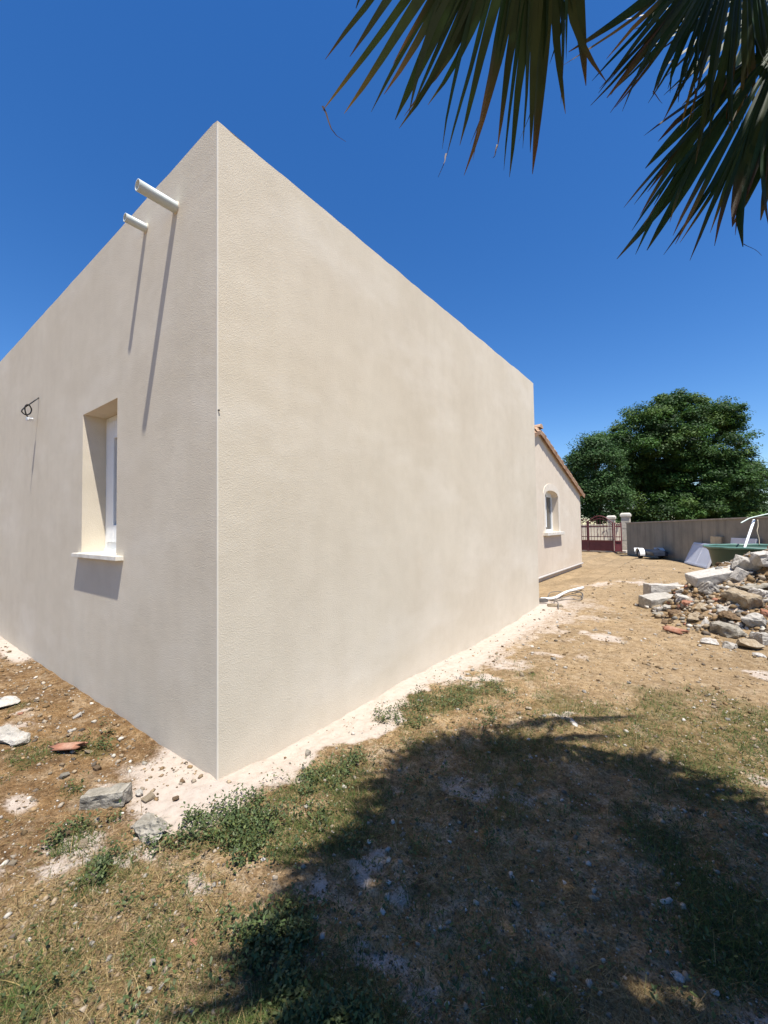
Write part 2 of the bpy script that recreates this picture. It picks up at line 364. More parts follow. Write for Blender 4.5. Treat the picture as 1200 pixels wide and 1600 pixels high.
# left wall with the window opening
xs = sorted(set([0.0, wx1, wx0, -LL]+list(-np.arange(.05, LL, .15))), reverse=True)
xs = [x for x in xs if not (wx0 < x < wx1)]
tl = {x: float(topz(-x, 71))-.004 for x in xs}; tl[0.0] = tz[0]
for i in range(len(xs)-1):
    a, b = xs[i], xs[i+1]
    if a == wx1 and b == wx0:
        mb.add([(a, 0, -.3), (b, 0, -.3), (b, 0, wz0), (a, 0, wz0)], [(0, 1, 2, 3)])
        mb.add([(a, 0, wz1), (b, 0, wz1), (b, 0, tl[b]), (a, 0, tl[a])], [(0, 1, 2, 3)])
    else:
        mb.add([(a, 0, z) for z in (-.3, wz0, wz1, tl[a])]+[(b, 0, z) for z in (-.3, wz0, wz1, tl[b])], [(j, j+4, j+5, j+1) for j in range(3)])
    mb.add([(a, 0, tl[a]), (b, 0, tl[b]), (b, .2, tl[b]), (a, .2, tl[a])], [(0, 1, 2, 3)])
    mb.add([(a, .2, tl[a]), (b, .2, tl[b]), (b, .2, H-.3), (a, .2, H-.3)], [(0, 1, 2, 3)])
RD = .21
for q in ([(wx0, 0, wz0), (wx0, 0, wz1), (wx0, RD, wz1), (wx0, RD, wz0)], [(wx1, 0, wz0), (wx1, 0, wz1), (wx1, RD, wz1), (wx1, RD, wz0)],
          [(wx0, 0, wz1), (wx1, 0, wz1), (wx1, RD, wz1), (wx0, RD, wz1)], [(wx0, 0, wz0), (wx1, 0, wz0), (wx1, RD+.1, wz0), (wx0, RD+.1, wz0)]):
    mb.add(q, [(0, 1, 2, 3)])
mb.add([(-LL, 0, -.3), (-LL, LR, -.3), (-LL, LR, H), (-LL, 0, H)], [(0, 1, 2, 3)])
mb.build('wall', M_wall, ext, fixn=False)
m = MB(); m.add([(-.2, .2, H-.28), (-LL, .2, H-.28), (-LL, LR-.0, H-.28), (-.2, LR, H-.28)], [(0, 1, 2, 3)]); m.build('roof', simple('roof_felt', (.05, .05, .05, 1), (.08, .08, .08, 1), 6), ext)
# corner bead: thin pale plastic arris
m = MB(); m.box((-.0008, .0008, (H-.02)/2-.1), (.009, .009, H+.16)); m.build('corner_bead', M_bead, ext)
m = MB(); m.tube([(.0045, .006, 2.235), (.0095, .006, 2.235)], .006, 8); m.build('screw', simple('screw_dark', (.03, .025, .02, 1), (.06, .05, .04, 1), 30, .6), ext)
# window: frame, sash, pane
fr = MB(); x0, x1, z0, z1 = wx0, wx1, wz0+.035, wz1; fy = RD
def frame(mb, x0, x1, z0, z1, y0, d, t):
    for c, s in (((x0+t/2, y0+d/2, (z0+z1)/2), (t, d, z1-z0)), ((x1-t/2, y0+d/2, (z0+z1)/2), (t, d, z1-z0)),
                 (((x0+x1)/2, y0+d/2, z0+t/2), (x1-x0-2*t, d, t)), (((x0+x1)/2, y0+d/2, z1-t/2), (x1-x0-2*t, d, t))): mb.box(c, s)
frame(fr, x0+.002, x1-.002, z0, z1-.002, fy-.012, .07, .055)
win = fr.build('window', M_white, ext, bevel=.003)
s = MB(); frame(s, x0+.06, x1-.06, z0+.058, z1-.06, fy-.022, .055, .17); s.build('sash', M_white, win, bevel=.004)
g = MB(); g.box(((x0+x1)/2, fy+.018, (z0+z1)/2), (x1-x0-.40, .012, z1-z0-.40)); g.build('pane', M_glass, win)
g = MB(); g.box(((x0+x1)/2, fy+.3, (z0+z1)/2), (x1-x0+.3, .01, z1-z0+.3)); g.build('dark_backing', M_dark, win)  # near-black sheet stands in for the unlit room behind the pane
g = MB(); g.box(((x0+x1)/2, fy+.02, wz0+.018), (x1-x0-.004, .09, .03)); g.build('window_track', M_white, win)
s = MB(); s.box((-1.935, .078, wz0-.019), (1.075, .27, .038)); s.build('sill', M_stone_sill, ext, bevel=.004)

def scupper(name, x, z, L, r, label):
    root = empty(name, (x, 0, z), label, 'drain pipe', 'overflow pipes near the parapet')
    m = MB(); k = 28
    m.lathe([(r, .04), (r, -L), (r-.006, -L), (r-.006, .04)], k=k)
    o = m.build('pipe', M_pipe, root, True); o.rotation_euler = (rad(-90), 0, 0)
    me = o.data; me.transform(Matrix.Rotation(rad(-90), 4, 'X')); o.rotation_euler = (0, 0, 0)
    m = MB(); m.lathe([(r+.001, -.001), (r+.008, -.001), (r+.005, .003), (r+.001, .005)], k=k)
    me2 = m.build('mortar_collar', M_wall, root, True); me2.data.transform(Matrix.Rotation(rad(90), 4, 'X'))
    return root
scupper('overflow_pipe', -.535, 3.784, .255, .038, 'longer grey white plastic pipe jutting from the wall near the corner')
scupper('overflow_pipe', -1.018, 3.858, .15, .032, 'shorter white plastic pipe, further left and just below the parapet')

# wire hanging out of the left wall
def catmull(pts, n=8):
    P = [Vector(p) for p in pts]; P = [P[0]*2-P[1]]+P+[P[-1]*2-P[-2]]; out = []
    for i in range(1, len(P)-2):
        for j in range(n):
            t = j/n; a, b, c, d = P[i-1:i+3]
            out.append(.5*((2*b)+(c-a)*t+(2*a-5*b+4*c-d)*t*t+(3*b-a-3*c+d)*t**3))
    return out+[P[-2]]
def onL(u, v, y):
    d = ray(u, v); t = (y-cC[1])/d[1]; return tuple(cC+d*t)
wr = empty('electric_wire', onL(62, 621, 0), 'black looped electric cable with white connector poking from left wall', 'wire')
base = Vector(wr.location)
sx0 = Vector(onL(62, 622, 0)); sx1 = Vector(onL(49, 752, 0)); S3 = SUNV/SUNV.y
def onwire(u, v):
    best = None
    for k in range(2, 60):
        y = -.0032*k; P = Vector(onL(u, v, y)); Q = P-S3*P.y
        e = abs(Q.x-(sx0.x+(sx1.x-sx0.x)*(Q.z-sx0.z)/(sx1.z-sx0.z)))
        if best is None or e < best[0]: best = (e, P)
    return best[1]
pts = [Vector(onL(63, 620, .02))]+[onwire(*q) for q in ((57, 624), (47, 631), (37, 638), (34, 643), (40, 648), (47, 646), (49, 639), (44, 632), (39, 636), (40, 645), (43, 651))]
m = MB(); m.tube([p-base for p in catmull(pts)], .0075, 6); m.build('cable', simple('cable_black', (.02, .02, .02, 1), (.04, .04, .04, 1), 20, .5, 0), wr, True)
c = onwire(46.5, 655)-base
m = MB(); m.box(c, (.045, .06, .04), mtx=Matrix.Rotation(.5, 3, 'Y')); m.box(c+Vector((.02, -.018, .0)), (.02, .012, .035)); m.build('connector', M_white, wr, bevel=.004)

# ------------------------------------------------------------------ gabled house beyond
GX = -1.15; gy0, gy1 = 5.4, 15.0; apex_y = 10.2; ez, az = 2.62, 4.06
hs = empty('gabled_house', (GX, 10.2, 0), 'low gabled house with terracotta tiled roof and arched window, beyond the extension', 'house')
hl = Vector(hs.location)
def HL(v): return tuple(Vector(v)-hl)
wy0, wy1, hz0, hzs, hzt = 10.68, 12.02, 1.27, 2.34, 2.50      # arched opening
def arch(y): t = (y-(wy0+wy1)/2)/((wy1-wy0)/2); return hzs+(hzt-hzs)*math.sqrt(max(0, 1-t*t))**1.0
def rake(y): return az-(az-ez)*abs(y-apex_y)/(gy1-apex_y)
m = MB(); yy = sorted(set([LR+.001]+list(np.linspace(LR+.001, wy0, 12))+list(np.linspace(wy0, wy1, 13))+list(np.linspace(wy1, gy1, 10))+[apex_y]))
for a, b in zip(yy[:-1], yy[1:]):
    if a >= wy0-1e-6 and b <= wy1+1e-6:
        m.add([(GX, a, -.2), (GX, b, -.2), (GX, b, hz0), (GX, a, hz0)], [(0, 1, 2, 3)])
        m.add([(GX, a, arch(a)), (GX, b, arch(b)), (GX, b, rake(b)), (GX, a, rake(a))], [(0, 1, 2, 3)])
        m.add([(GX, a, arch(a)), (GX, b, arch(b)), (GX-.26, b, arch(b)), (GX-.26, a, arch(a))], [(0, 1, 2, 3)])
    else:
        m.add([(GX, a, -.2), (GX, b, -.2), (GX, b, rake(b)), (GX, a, rake(a))], [(0, 1, 2, 3)])
for y in (wy0, wy1): m.add([(GX, y, hz0), (GX, y, arch(y)), (GX-.26, y, arch(y)), (GX-.26, y, hz0)], [(0, 1, 2, 3)])
m.add([(GX, gy1, -.2), (-9, gy1, -.2), (-9, gy1, ez), (GX, gy1, ez)], [(0, 1, 2, 3)])
m.add([(-9, gy1, -.2), (-9, LR+.01, -.2), (-9, LR+.01, rake(LR)), (-9, apex_y, az), (-9, gy1, ez)], [(0, 1, 2, 3, 4)])
m.v = [HL(v) for v in m.v]; m.build('wall', M_house, hs, fixn=False)
# surround band
m = MB(); bw = .17
nA = 14; inner = [(wy0, hz0)]+[(y, arch(y)) for y in np.linspace(wy0, wy1, nA)]+[(wy1, hz0)]
def arch2(y): t = (y-(wy0+wy1)/2)/((wy1-wy0)/2+bw); return hzs+.04+(hzt+.16-hzs)*math.sqrt(max(0, 1-t*t))
outer = [(wy0-bw, hz0)]+[(y, arch2(y)) for y in np.linspace(wy0-bw, wy1+bw, nA)]+[(wy1+bw, hz0)]
e = .012
for i in range(len(inner)-1):
    a, b, c, d = inner[i], inner[i+1], outer[i+1], outer[i]
    m.add([(GX+e, *a), (GX+e, *b), (GX+e, *c), (GX+e, *d), (GX-.002, *a), (GX-.002, *b), (GX-.002, *c), (GX-.002, *d)], [(0, 1, 2, 3), (3, 2, 6, 7), (0, 4, 5, 1)])
m.v = [HL(v) for v in m.v]; m.build('window_surround', M_surround, hs)
m = MB(); fx = GX-.2; t = .07
m.box((fx, wy0+.04, (hz0+hzs)/2+.02), (.06, t, hzs-hz0)); m.box((fx, wy1-.04, (hz0+hzs)/2+.02), (.06, t, hzs-hz0)); m.box((fx, (wy0+wy1)/2, hz0+.045), (.06, wy1-wy0-.16, .075)); m.box((fx, (wy0+wy1)/2, (hz0+hzs)/2+.1), (.06, .09, hzs-hz0-.1)); m.box((fx, (wy0+wy1)/2, hzt-.09), (.06, wy1-wy0-.16, .16))
m.v = [HL(v) for v in m.v]; hw = m.build('window', M_white, hs)
m = MB(); m.box((fx-.01, (wy0+wy1)/2, (hz0+hzt)/2), (.012, wy1-wy0-.1, hzt-hz0-.1)); m.v = [HL(v) for v in m.v]; m.build('pane', M_glass, hw)
m = MB(); m.box((GX-.06, (wy0+wy1)/2, hz0-.04), (.36, wy1-wy0+.46, .095)); m.v = [HL(v) for v in m.v]; m.build('sill', M_stone_sill, hs, bevel=.01)
m = MB(); m.tube([(GX+.04, LR+.2, .075), (GX+.04, gy1-.1, .085)], .03, 8); m.v = [HL(v) for v in m.v]; m.build('plinth_pipe', simple('plinth_grey', (.34, .32, .3, 1), (.46, .43, .4, 1), 9, .7), hs)
# roof: slabs plus rows of canal tiles
m = MB(); ov = .07; th = .07
sl_ = (az-ez)/(gy1-apex_y); ey = gy1+.22
def rz(y): return az+.05-(abs(y-apex_y))*sl_
for ya, yb in ((apex_y, ey), (apex_y, LR+.25)):
    za, zb = rz(ya), rz(yb); xa, xb = GX+ov-.05, -9.3
    m.add([(xa, ya, za), (xb, ya, za), (xb, yb, zb), (xa, yb, zb), (xa, ya, za-th), (xb, ya, za-th), (xb, yb, zb-th), (xa, yb, zb-th)], [(0, 1, 2, 3), (7, 6, 5, 4), (0, 3, 7, 4), (2, 1, 5, 6), (3, 2, 6, 7)])
def halftile(xc, y0, z0, y1, z1, r, lift=0):
    k = 7; v = []; 
    for (y, z, rr) in ((y0, z0, r*.92), (y1, z1, r*1.06)):
        for j in range(k+1):
            a = math.pi*j/k; v.append((xc+rr*math.cos(a), y, z+rr*.8*math.sin(a)+lift))
    f = [(j, j+1, k+2+j, k+1+j) for j in range(k)]
    n0 = len(v)
    v += [(x, y, z-.014) for x, y, z in v]; f += [(n0+j+1, n0+j, n0+k+1+j, n0+k+2+j) for j in range(k)]
    f += [(k+1+j, k+2+j, n0+k+2+j, n0+k+1+j) for j in range(k)]+[(k+1, n0+k+1, n0, 0), (k, n0+k, n0+2*k+1, 2*k+1)]
    m.add(v, f)
nt_ = 15
for side, ylim in ((1, ey+.03), (-1, LR+.3)):
    for c_ in range(24):
        xc = GX+ov-.09-c_*.225
        for i in range(nt_):
            ya = apex_y+side*i*.36; yb = ya+side*.42
            if side*yb > side*ylim+.05: break
            j = random.uniform(-.012, .012)
            halftile(xc+j, ya, rz(ya)+.005, yb, rz(yb)+.035, .095)
for i in range(20):                                   # ridge caps
    xa = GX+ov+.04-i*.36; k = 7; v = []
    for x, rr in ((xa, .15), (xa-.42, .125)):
        for j in range(k+1):
            a = math.pi*j/k; v.append((x, apex_y+rr*math.cos(a), az+.09+rr*.75*math.sin(a)))
    m.add(v, [(j, j+1, k+2+j, k+1+j) for j in range(k)]+[tuple(range(k+1))])
m.v = [HL(v) for v in m.v]; m.build('roof', M_tile, hs, fixn=False)
# tiles closing the verge, seen from below along the rake
m = MB()
for side, ylim in ((1, ey), (-1, LR+.4)):
    for i in range(14):
        ya = apex_y+side*i*.36; yb = ya+side*.40
        if side*yb > side*ylim+.1: break
        za, zb = rz(ya)-.02, rz(yb)
        d0, d1 = .105, .125
        v = [(GX+ov-.02, ya, za+.03), (GX+ov+.025, ya, za-.02), (GX+ov+.012, ya, za-d0), (GX+ov+.01, yb, zb+.05), (GX+ov+.055, yb, zb), (GX+ov+.03, yb, zb-d1)]
        v += [(x-.016, y, z) for x, y, z in v]
        m.add(v, [(0, 1, 4, 3), (1, 2, 5, 4), (3, 4, 10, 9), (4, 5, 11, 10), (2, 8, 11, 5), (6, 9, 10, 7), (7, 10, 11, 8)])
m.v = [HL(v) for v in m.v]; m.build('verge_tiles', M_tile, hs)
# ------------------------------------------------------------------ boundary wall, pillars, gate
W0 = Vector((-.56, 21.8, 0)); WD = Vector((.478, -.878, 0)).normalized(); WN = Vector((-.878, -.478, 0)).normalized()
def wallmat(n, p, o):
    a = noise(n, 1.4, 5, .6); st = noise(n, 2.2, 5, .65, stretch=(2, 2, .12)); fn = noise(n, 40, 4)
    c = ramp(n, a, [(.3, (.235, .215, .172, 1)), (.7, (.33, .295, .23, 1))])
    c = mixc(n, .38, c, ramp(n, st, [(.36, (.42, .41, .39)), (.55, (1, 1, 1))]), 'MULTIPLY')
    c = mixc(n, .25, c, ramp(n, fn, [(.35, (.7, .7, .7)), (.6, (1, 1, 1))]), 'MULTIPLY')
    n.links.new(c, p.inputs['Base Color']); p.inputs['Roughness'].default_value = .95; p.inputs['Specular IOR Level'].default_value = .1
    bump(n, p, fn, .4, .006)
M_bwall = mat('weathered_render', wallmat)
bw_ = empty('boundary_wall', W0, 'long weathered grey rendered boundary wall in shade behind the drive', 'wall')
m = MB()
segs = [0, 3.05, 6.1, 9.2, 13, 19]
for i, (a, b) in enumerate(zip(segs[:-1], segs[1:])):
    za, zb = 1.49+.011*a, 1.49+.011*b; e = .004*(i % 2); g_ = .006
    P = [WD*(a+g_)+WN*e, WD*(b-g_)+WN*e, WD*(b-g_)-WN*.2, WD*(a+g_)-WN*.2]
    m.add([tuple(q+Vector((0, 0, -.2))) for q in P]+[tuple(q+Vector((0, 0, za if k in (0, 3) else zb))) for k, q in enumerate(P)], [(0, 1, 5, 4), (1, 2, 6, 5), (2, 3, 7, 6), (3, 0, 4, 7), (4, 5, 6, 7)])
P = [WD*0+WN*-.01, WD*19+WN*-.01, WD*19-WN*.19, WD*0-WN*.19]
m.add([tuple(q+Vector((0, 0, -.2))) for q in P]+[tuple(q+Vector((0, 0, (1.49 if k in (0, 3) else 1.70)-.01))) for k, q in enumerate(P)], [(0, 1, 5, 4), (1, 2, 6, 5), (2, 3, 7, 6), (3, 0, 4, 7), (4, 5, 6, 7)])
m.build('wall', M_bwall, bw_)
m = MB()
P = [WD*-.02+WN*.035, WD*19+WN*.035, WD*19-WN*.235, WD*-.02-WN*.235]
m.add([tuple(q+Vector((0, 0, (1.492 if k in (0, 3) else 1.703)))) for k, q in enumerate(P)]+[tuple(q+Vector((0, 0, (1.537 if k in (0, 3) else 1.748)))) for k, q in enumerate(P)], [(0, 1, 5, 4), (1, 2, 6, 5), (2, 3, 7, 6), (3, 0, 4, 7), (4, 5, 6, 7), (3, 2, 1, 0)])
m.build('coping', simple('coping', (.3, .25, .19, 1), (.46, .4, .31, 1), 5, .9), bw_)

M_pillar = simple('pillar_stone', (.40, .36, .28, 1), (.56, .51, .42, 1), 6, .9, .5, .01)
def pillar(loc, w_, h_, label):
    r = empty('gate_pillar', loc, label, 'pillar', 'stone gate pillars'); m = MB()
    n_ = 6; hh = (h_-.2)/n_
    for i in range(n_): m.box((0, 0, (i+.5)*hh), (w_-.012*(i % 2), w_-.012*(i % 2), hh-.012))
    m.box((0, 0, (h_-.2)/2), (w_-.03, w_-.03, h_-.2)); m.build('shaft', M_pillar, r)
    m = MB(); a = w_/2+.035; z = h_-.2
    m.add([(-a, -a, z), (a, -a, z), (a, a, z), (-a, a, z), (-a, -a, z+.11), (a, -a, z+.11), (a, a, z+.11), (-a, a, z+.11), (-a*.7, -a*.7, z+.19), (a*.7, -a*.7, z+.19), (a*.7, a*.7, z+.19), (-a*.7, a*.7, z+.19)],
          [(3, 2, 1, 0), (0, 1, 5, 4), (1, 2, 6, 5), (2, 3, 7, 6), (3, 0, 4, 7), (4, 5, 9, 8), (5, 6, 10, 9), (6, 7, 11, 10), (7, 4, 8, 11), (8, 9, 10, 11)])
    m.build('cap', simple('cap_stone', (.46, .43, .36, 1), (.62, .58, .5, 1), 6, .9), r)
    return r
p1 = at_px(979.5, 860, 21.6); pillar((p1[0], p1[1], 0), .40, 2.06, 'larger stone gate pillar at the end of the boundary wall')
p2 = at_px(957, 860, 24.0); pillar((p2[0], p2[1], 0), .37, 1.98, 'smaller stone gate pillar further back, left of the other one')

M_gate = simple('maroon_paint', (.11, .025, .03, 1), (.16, .04, .045, 1), 4, .45, .05)
G0 = Vector(at_px(908, 860, 22.6)); G1 = Vector(at_px(959.5, 860, 21.2)); G0.z = G1.z = 0
def gate_leaf(A, B, h0, h1, label, arch_=.22):
    r = empty('metal_gate', A, label, 'gate', 'maroon metal gates'); D = B-A; L = D.length; D.normalize()
    ang = math.atan2(D.y, D.x); r.rotation_euler = (0, 0, ang)
    zp = .52
    m = MB(); m.box((L/2, 0, .09+zp/2), (L-.1, .025, zp)); m.box((L/2, -.02, .09+zp+.0), (L-.1, .06, .05)); m.build('solid_panel', M_gate, r)
    m = MB()
    for x in (.03, L-.03): m.box((x, 0, (h0 if x < 1 else h1)/2+.05), (.05, .05, (h0 if x < 1 else h1)))
    m.box((L/2, 0, .82), (L-.14, .035, .04)); m.box((L/2, 0, 1.36), (L-.14, .035, .04))
    def top(t): return h0+(h1-h0)*t+arch_*math.sin(math.pi*t)
    m.tube([(L*t, 0, top(t)) for t in np.linspace(.02, .98, 17)], .024, 6)
    m.tube([(L*t, 0, top(t)-.14) for t in np.linspace(.02, .98, 17)], .018, 6)
    m.build('gate_frame', M_gate, r)
    nb = max(3, int(L/.15))
    for i in range(1, nb):
        t = i/nb; mm = MB(); mm.tube([(L*t, 0, .60), (L*t, 0, top(t)-.01)], .0125, 6); mm.build('bar', M_gate, r)
    return r
Gm = G0+(G1-G0)*.24
gate_leaf(Gm, G1, 1.62, 1.52, 'wide maroon gate leaf with arched top, bars and solid lower panel', .34)
gate_leaf(G0, Gm+(G0-Gm)*.03, 1.62, 1.7, 'narrow maroon gate leaf beside the house corner, left of the wide one', .1)
P_a = Vector(at_px(960.5, 860, 21.0)); P_b = Vector(at_px(972.5, 860, 20.9)); P_a.z = P_b.z = 0
gate_leaf(P_a, P_b, 1.5, 1.45, 'small maroon side gate between wide gate and pillar', .0)
# street wall behind the gate
s0 = Vector(at_px(880, 860, 25.5)); s1 = Vector(at_px(1004, 860, 25.5)); s0.z = s1.z = 0
sw = empty('street_wall', s0, 'pale rendered street wall seen through the gate bars', 'wall'); D = (s1-s0); L = D.length; sw.rotation_euler = (0, 0, math.atan2(D.y, D.x))
m = MB(); m.box((L/2, 0, .7), (L, .25, 1.42)); m.build('wall', stucco('street_render', (.52, .47, .38, 1), (.62, .57, .47, 1), .3, 40), sw)
m = MB(); m.box((L/2, 0, 1.43), (L+.1, .33, .07)); m.build('coping', M_pillar, sw)
# kerb step under the gate
m = MB(); kc = (G0+P_b)/2; D = P_b-G0; m.box((0, 0, .04), (D.length+1.2, .5, .1)); ks = m.build('threshold', simple('threshold_stone', (.42, .37, .3, 1), (.58, .52, .44, 1), 4, .9), None)
ks.location = (kc.x-.35, kc.y+.35, .03); ks.rotation_euler = (0, 0, math.atan2(D.y, D.x)); tag(ks, 'pale concrete threshold strip under the maroon gates', 'threshold')

# ------------------------------------------------------------------ things along the boundary wall
M_panel = simple('panel_white', (.52, .54, .6, 1), (.62, .64, .70, 1), 3, .5, .05)
def lean_panel(name, B0, B1, h, back, label, groove=True, th=.05):
    r = empty(name, B0, label, 'panel', None); D = Vector(B1)-Vector(B0); L = D.length; r.rotation_euler = (0, 0, math.atan2(D.y, D.x))
    tilt = math.asin(min(.9, back/h)); R_ = Matrix.Rotation(-tilt, 3, 'X')
    m = MB(); m.box((L/2, 0, h/2), (L, th, h)); m.v = [tuple(R_ @ Vector(v)) for v in m.v]; m.build('board', M_panel, r, bevel=.006)
    m = MB(); t = .03
    if groove:
        for c, s in (((L/2, -th/2-.006, h/2), (.03, .012, h-.08)), ((L/2, -th/2-.006, h-.05), (L-.08, .014, .05)), ((L/2, -th/2-.006, .05), (L-.08, .014, .05)), ((.05, -th/2-.006, h/2), (.05, .014, h-.16)), ((L-.05, -th/2-.006, h/2), (.05, .014, h-.16))): m.box(c, s)
        m.v = [tuple(R_ @ Vector(v)) for v in m.v]; m.build('batten', simple('panel_trim', (.46, .48, .54, 1), (.56, .58, .64, 1), 3, .5, 0), r)
    return r
lean_panel('door_panel', (1.83, 16.75, .06), (2.45, 14.75, .05), .80, .32, 'pale blue white door panel leaning on the boundary wall beside the tub')
lean_panel('board', (2.93, 14.75, .05), (3.42, 13.85, .05), .98, .15, 'grey white board leaning on the boundary wall, behind the green tub', False)
m = MB(); q = at_px(1124, 846, 13.2); m.box((0, 0, .5), (.42, .25, 1.0)); m.box((0, -.006, .5), (.03, .25, .96))
o = m.build('wooden_block', simple('raw_wood', (.34, .27, .17, 1), (.46, .38, .25, 1), 5, .8), None, bevel=.01); o.location = (q[0], q[1], .04); o.rotation_euler = (0, 0, rad(-50)); tag(o, 'upright beige timber block between the door panel and green tub', 'block')

# green tub
M_tub = simple('green_polyester', (.014, .045, .034, 1), (.024, .065, .048, 1), 3, .45, .15, .004, 30)
tc_ = at_px(1186, 852, 9.3); tub = empty('green_tub', (tc_[0], tc_[1], .02), 'large round dark green plastic tub standing behind the rubble heap', 'tub')
m = MB(); R0 = 1.0; Hh = tc_[2]-.02
m.lathe([(.0, .01), (R0*.76, .01), (R0*.78, .05), (R0*.84, Hh*.5), (R0*.90, Hh*.86), (R0*.97, Hh*.95), (R0*.965, Hh*.962), (R0*.885, Hh*.88), (R0*.82, Hh*.5), (R0*.75, .08), (0, .08)], k=64)
m.build('shell', M_tub, tub, True)
m = MB(); k = 64; m.tube([(R0*.985*math.cos(2*math.pi*i/k), R0*.985*math.sin(2*math.pi*i/k), Hh*.965+.004*math.sin(i*1.3)) for i in range(k+1)], .026, 8, False)
m.build('rim', simple('rim_green', (.07, .15, .12, 1), (.14, .25, .2, 1), 5, .35, .05), tub, True)
# white pole leaning out of the tub, bent strip on top
a = Vector(at_px(1160, 866, 9.9)); b = Vector(at_px(1178, 813, 10.25)); a = b+(a-b)*1.9
m = MB(); d = b-a; L = d.length
m.tube([(0, 0, 0), (0, 0, L)], .026, 12); m.tube([(0, 0, L-.03), (0, 0, L+.012)], .030, 12)
o = m.build('white_pole', M_white, None, True); o.location = a; o.rotation_euler = d.to_track_quat('Z', 'Y').to_euler(); tag(o, 'white plastic pole standing up out of the green tub', 'pole')
pts = [at_px(1158, 817, 9.5), at_px(1165, 813, 9.8), at_px(1172, 809.5, 10.1), at_px(1184, 806.5, 10.2), at_px(1200, 803, 10.3), at_px(1222, 799, 10.4), at_px(1240, 845, 10.2), at_px(1242, 905, 10.1)]
o0 = Vector(pts[0]); m = MB(); m.tube([p-o0 for p in catmull(pts, 5)], .014, 8)
o = m.build('bent_hose', simple('hose_pale', (.5, .58, .5, 1), (.66, .72, .64, 1), 10, .5), None, True); o.location = o0; tag(o, 'pale green bent hose resting across the white pole', 'hose')
pts = [at_px(1186.5, 852, 10.0), at_px(1186, 842, 10.05), at_px(1183, 830, 10.1), at_px(1184.5, 822, 10.15), at_px(1184, 812, 10.2)]
o0 = Vector(pts[0]); m = MB(); m.tube([p-o0 for p in catmull(pts, 4)], .008, 6)
o = m.build('cord', simple('cord_beige', (.4, .34, .24, 1), (.5, .43, .32, 1), 10, .8), None, True); o.location = o0; tag(o, 'thin beige cord hanging down from the bent hose into the tub', 'cord')

# small trailer beside the wall
M_navy = simple('navy_sheet', (.010, .014, .026, 1), (.018, .025, .042, 1), 4, .35, .05)
M_rub = simple('rubber', (.012, .012, .012, 1), (.03, .03, .03, 1), 12, .85)
tp = W0+WD*3.3+WN*.78; tr = empty('small_trailer', (tp[0], tp[1], zt(tp[0], tp[1])), 'small dark blue trailer with white mudguard parked against the boundary wall', 'trailer'); tr.rotation_euler = (0, 0, math.atan2(WD.y, WD.x))
# local x runs along the wall (towards the camera side), local -y points out from the wall
tr.scale = (.76, .76, .76)
m = MB(); v = [(-.1, .1, .2), (1.25, .1, .2), (1.25, .75, .2), (-.1, .75, .2), (-.02, .06, .42), (1.2, .06, .40), (1.2, .8, .40), (-.02, .8, .42), (.25, .14, .5), (.95, .14, .46), (.95, .7, .46), (.25, .7, .5)]
m.add(v, [(3, 2, 1, 0), (0, 1, 5, 4), (1, 2, 6, 5), (2, 3, 7, 6), (3, 0, 4, 7), (4, 5, 9, 8), (5, 6, 10, 9), (6, 7, 11, 10), (7, 4, 8, 11), (8, 9, 10, 11)]); m.build('body', M_navy, tr, bevel=.02)
def wheel(x, y):
    m = MB(); m.lathe([(.13, -.08), (.2, -.085), (.245, -.06), (.25, 0), (.245, .06), (.2, .085), (.13, .08)], k=32); w_ = m.build('wheel', M_rub, tr, True)
    w_.data.transform(Matrix.Rotation(rad(90), 4, 'X')); w_.location = (x, y, .25)
    m = MB(); m.lathe([(0, -.05), (.04, -.07), (.06, -.05), (.12, -.045), (.135, -.075), (.135, .07), (0, .06)], k=24); r_ = m.build('rim', simple('rim_grey', (.25, .25, .26, 1), (.38, .38, .4, 1), 9, .4, 0, metal=.6), w_, True)
    r_.data.transform(Matrix.Rotation(rad(90), 4, 'X'))
    m = MB(); prof = []
    for i in range(15):
        a = rad(-8+200*i/14-6); prof.append((.31*math.cos(a), .31*math.sin(a)))
    for (px_, pz_), (qx, qz) in zip(prof[:-1], prof[1:]):
        m.add([(px_, -.13, pz_), (px_, .12, pz_), (qx, .12, qz), (qx, -.13, qz)]+[(px_*.96, -.13, pz_*.96), (px_*.96, .12, pz_*.96), (qx*.96, .12, qz*.96), (qx*.96, -.13, qz*.96)], [(0, 1, 2, 3), (7, 6, 5, 4), (0, 3, 7, 4), (1, 5, 6, 2)])
    m.add([(-.3, -.13, .05), (-.42, -.13, .3), (-.42, .12, .3), (-.3, .12, .05)], [(0, 1, 2, 3)])
    mg = m.build('mudguard', M_white, tr); mg.location = (x, y, .25)
wheel(.12, -.08); wheel(.12, .92)
m = MB(); m.box((-.02, .43, .34), (.05, .55, .2)); m.build('front_panel', M_white, tr, bevel=.01)
m = MB(); m.tube([(-.05, .42, .24), (-.55, .42, .2), (-.62, .42, .1)], .03, 8); m.build('drawbar', M_navy, tr)

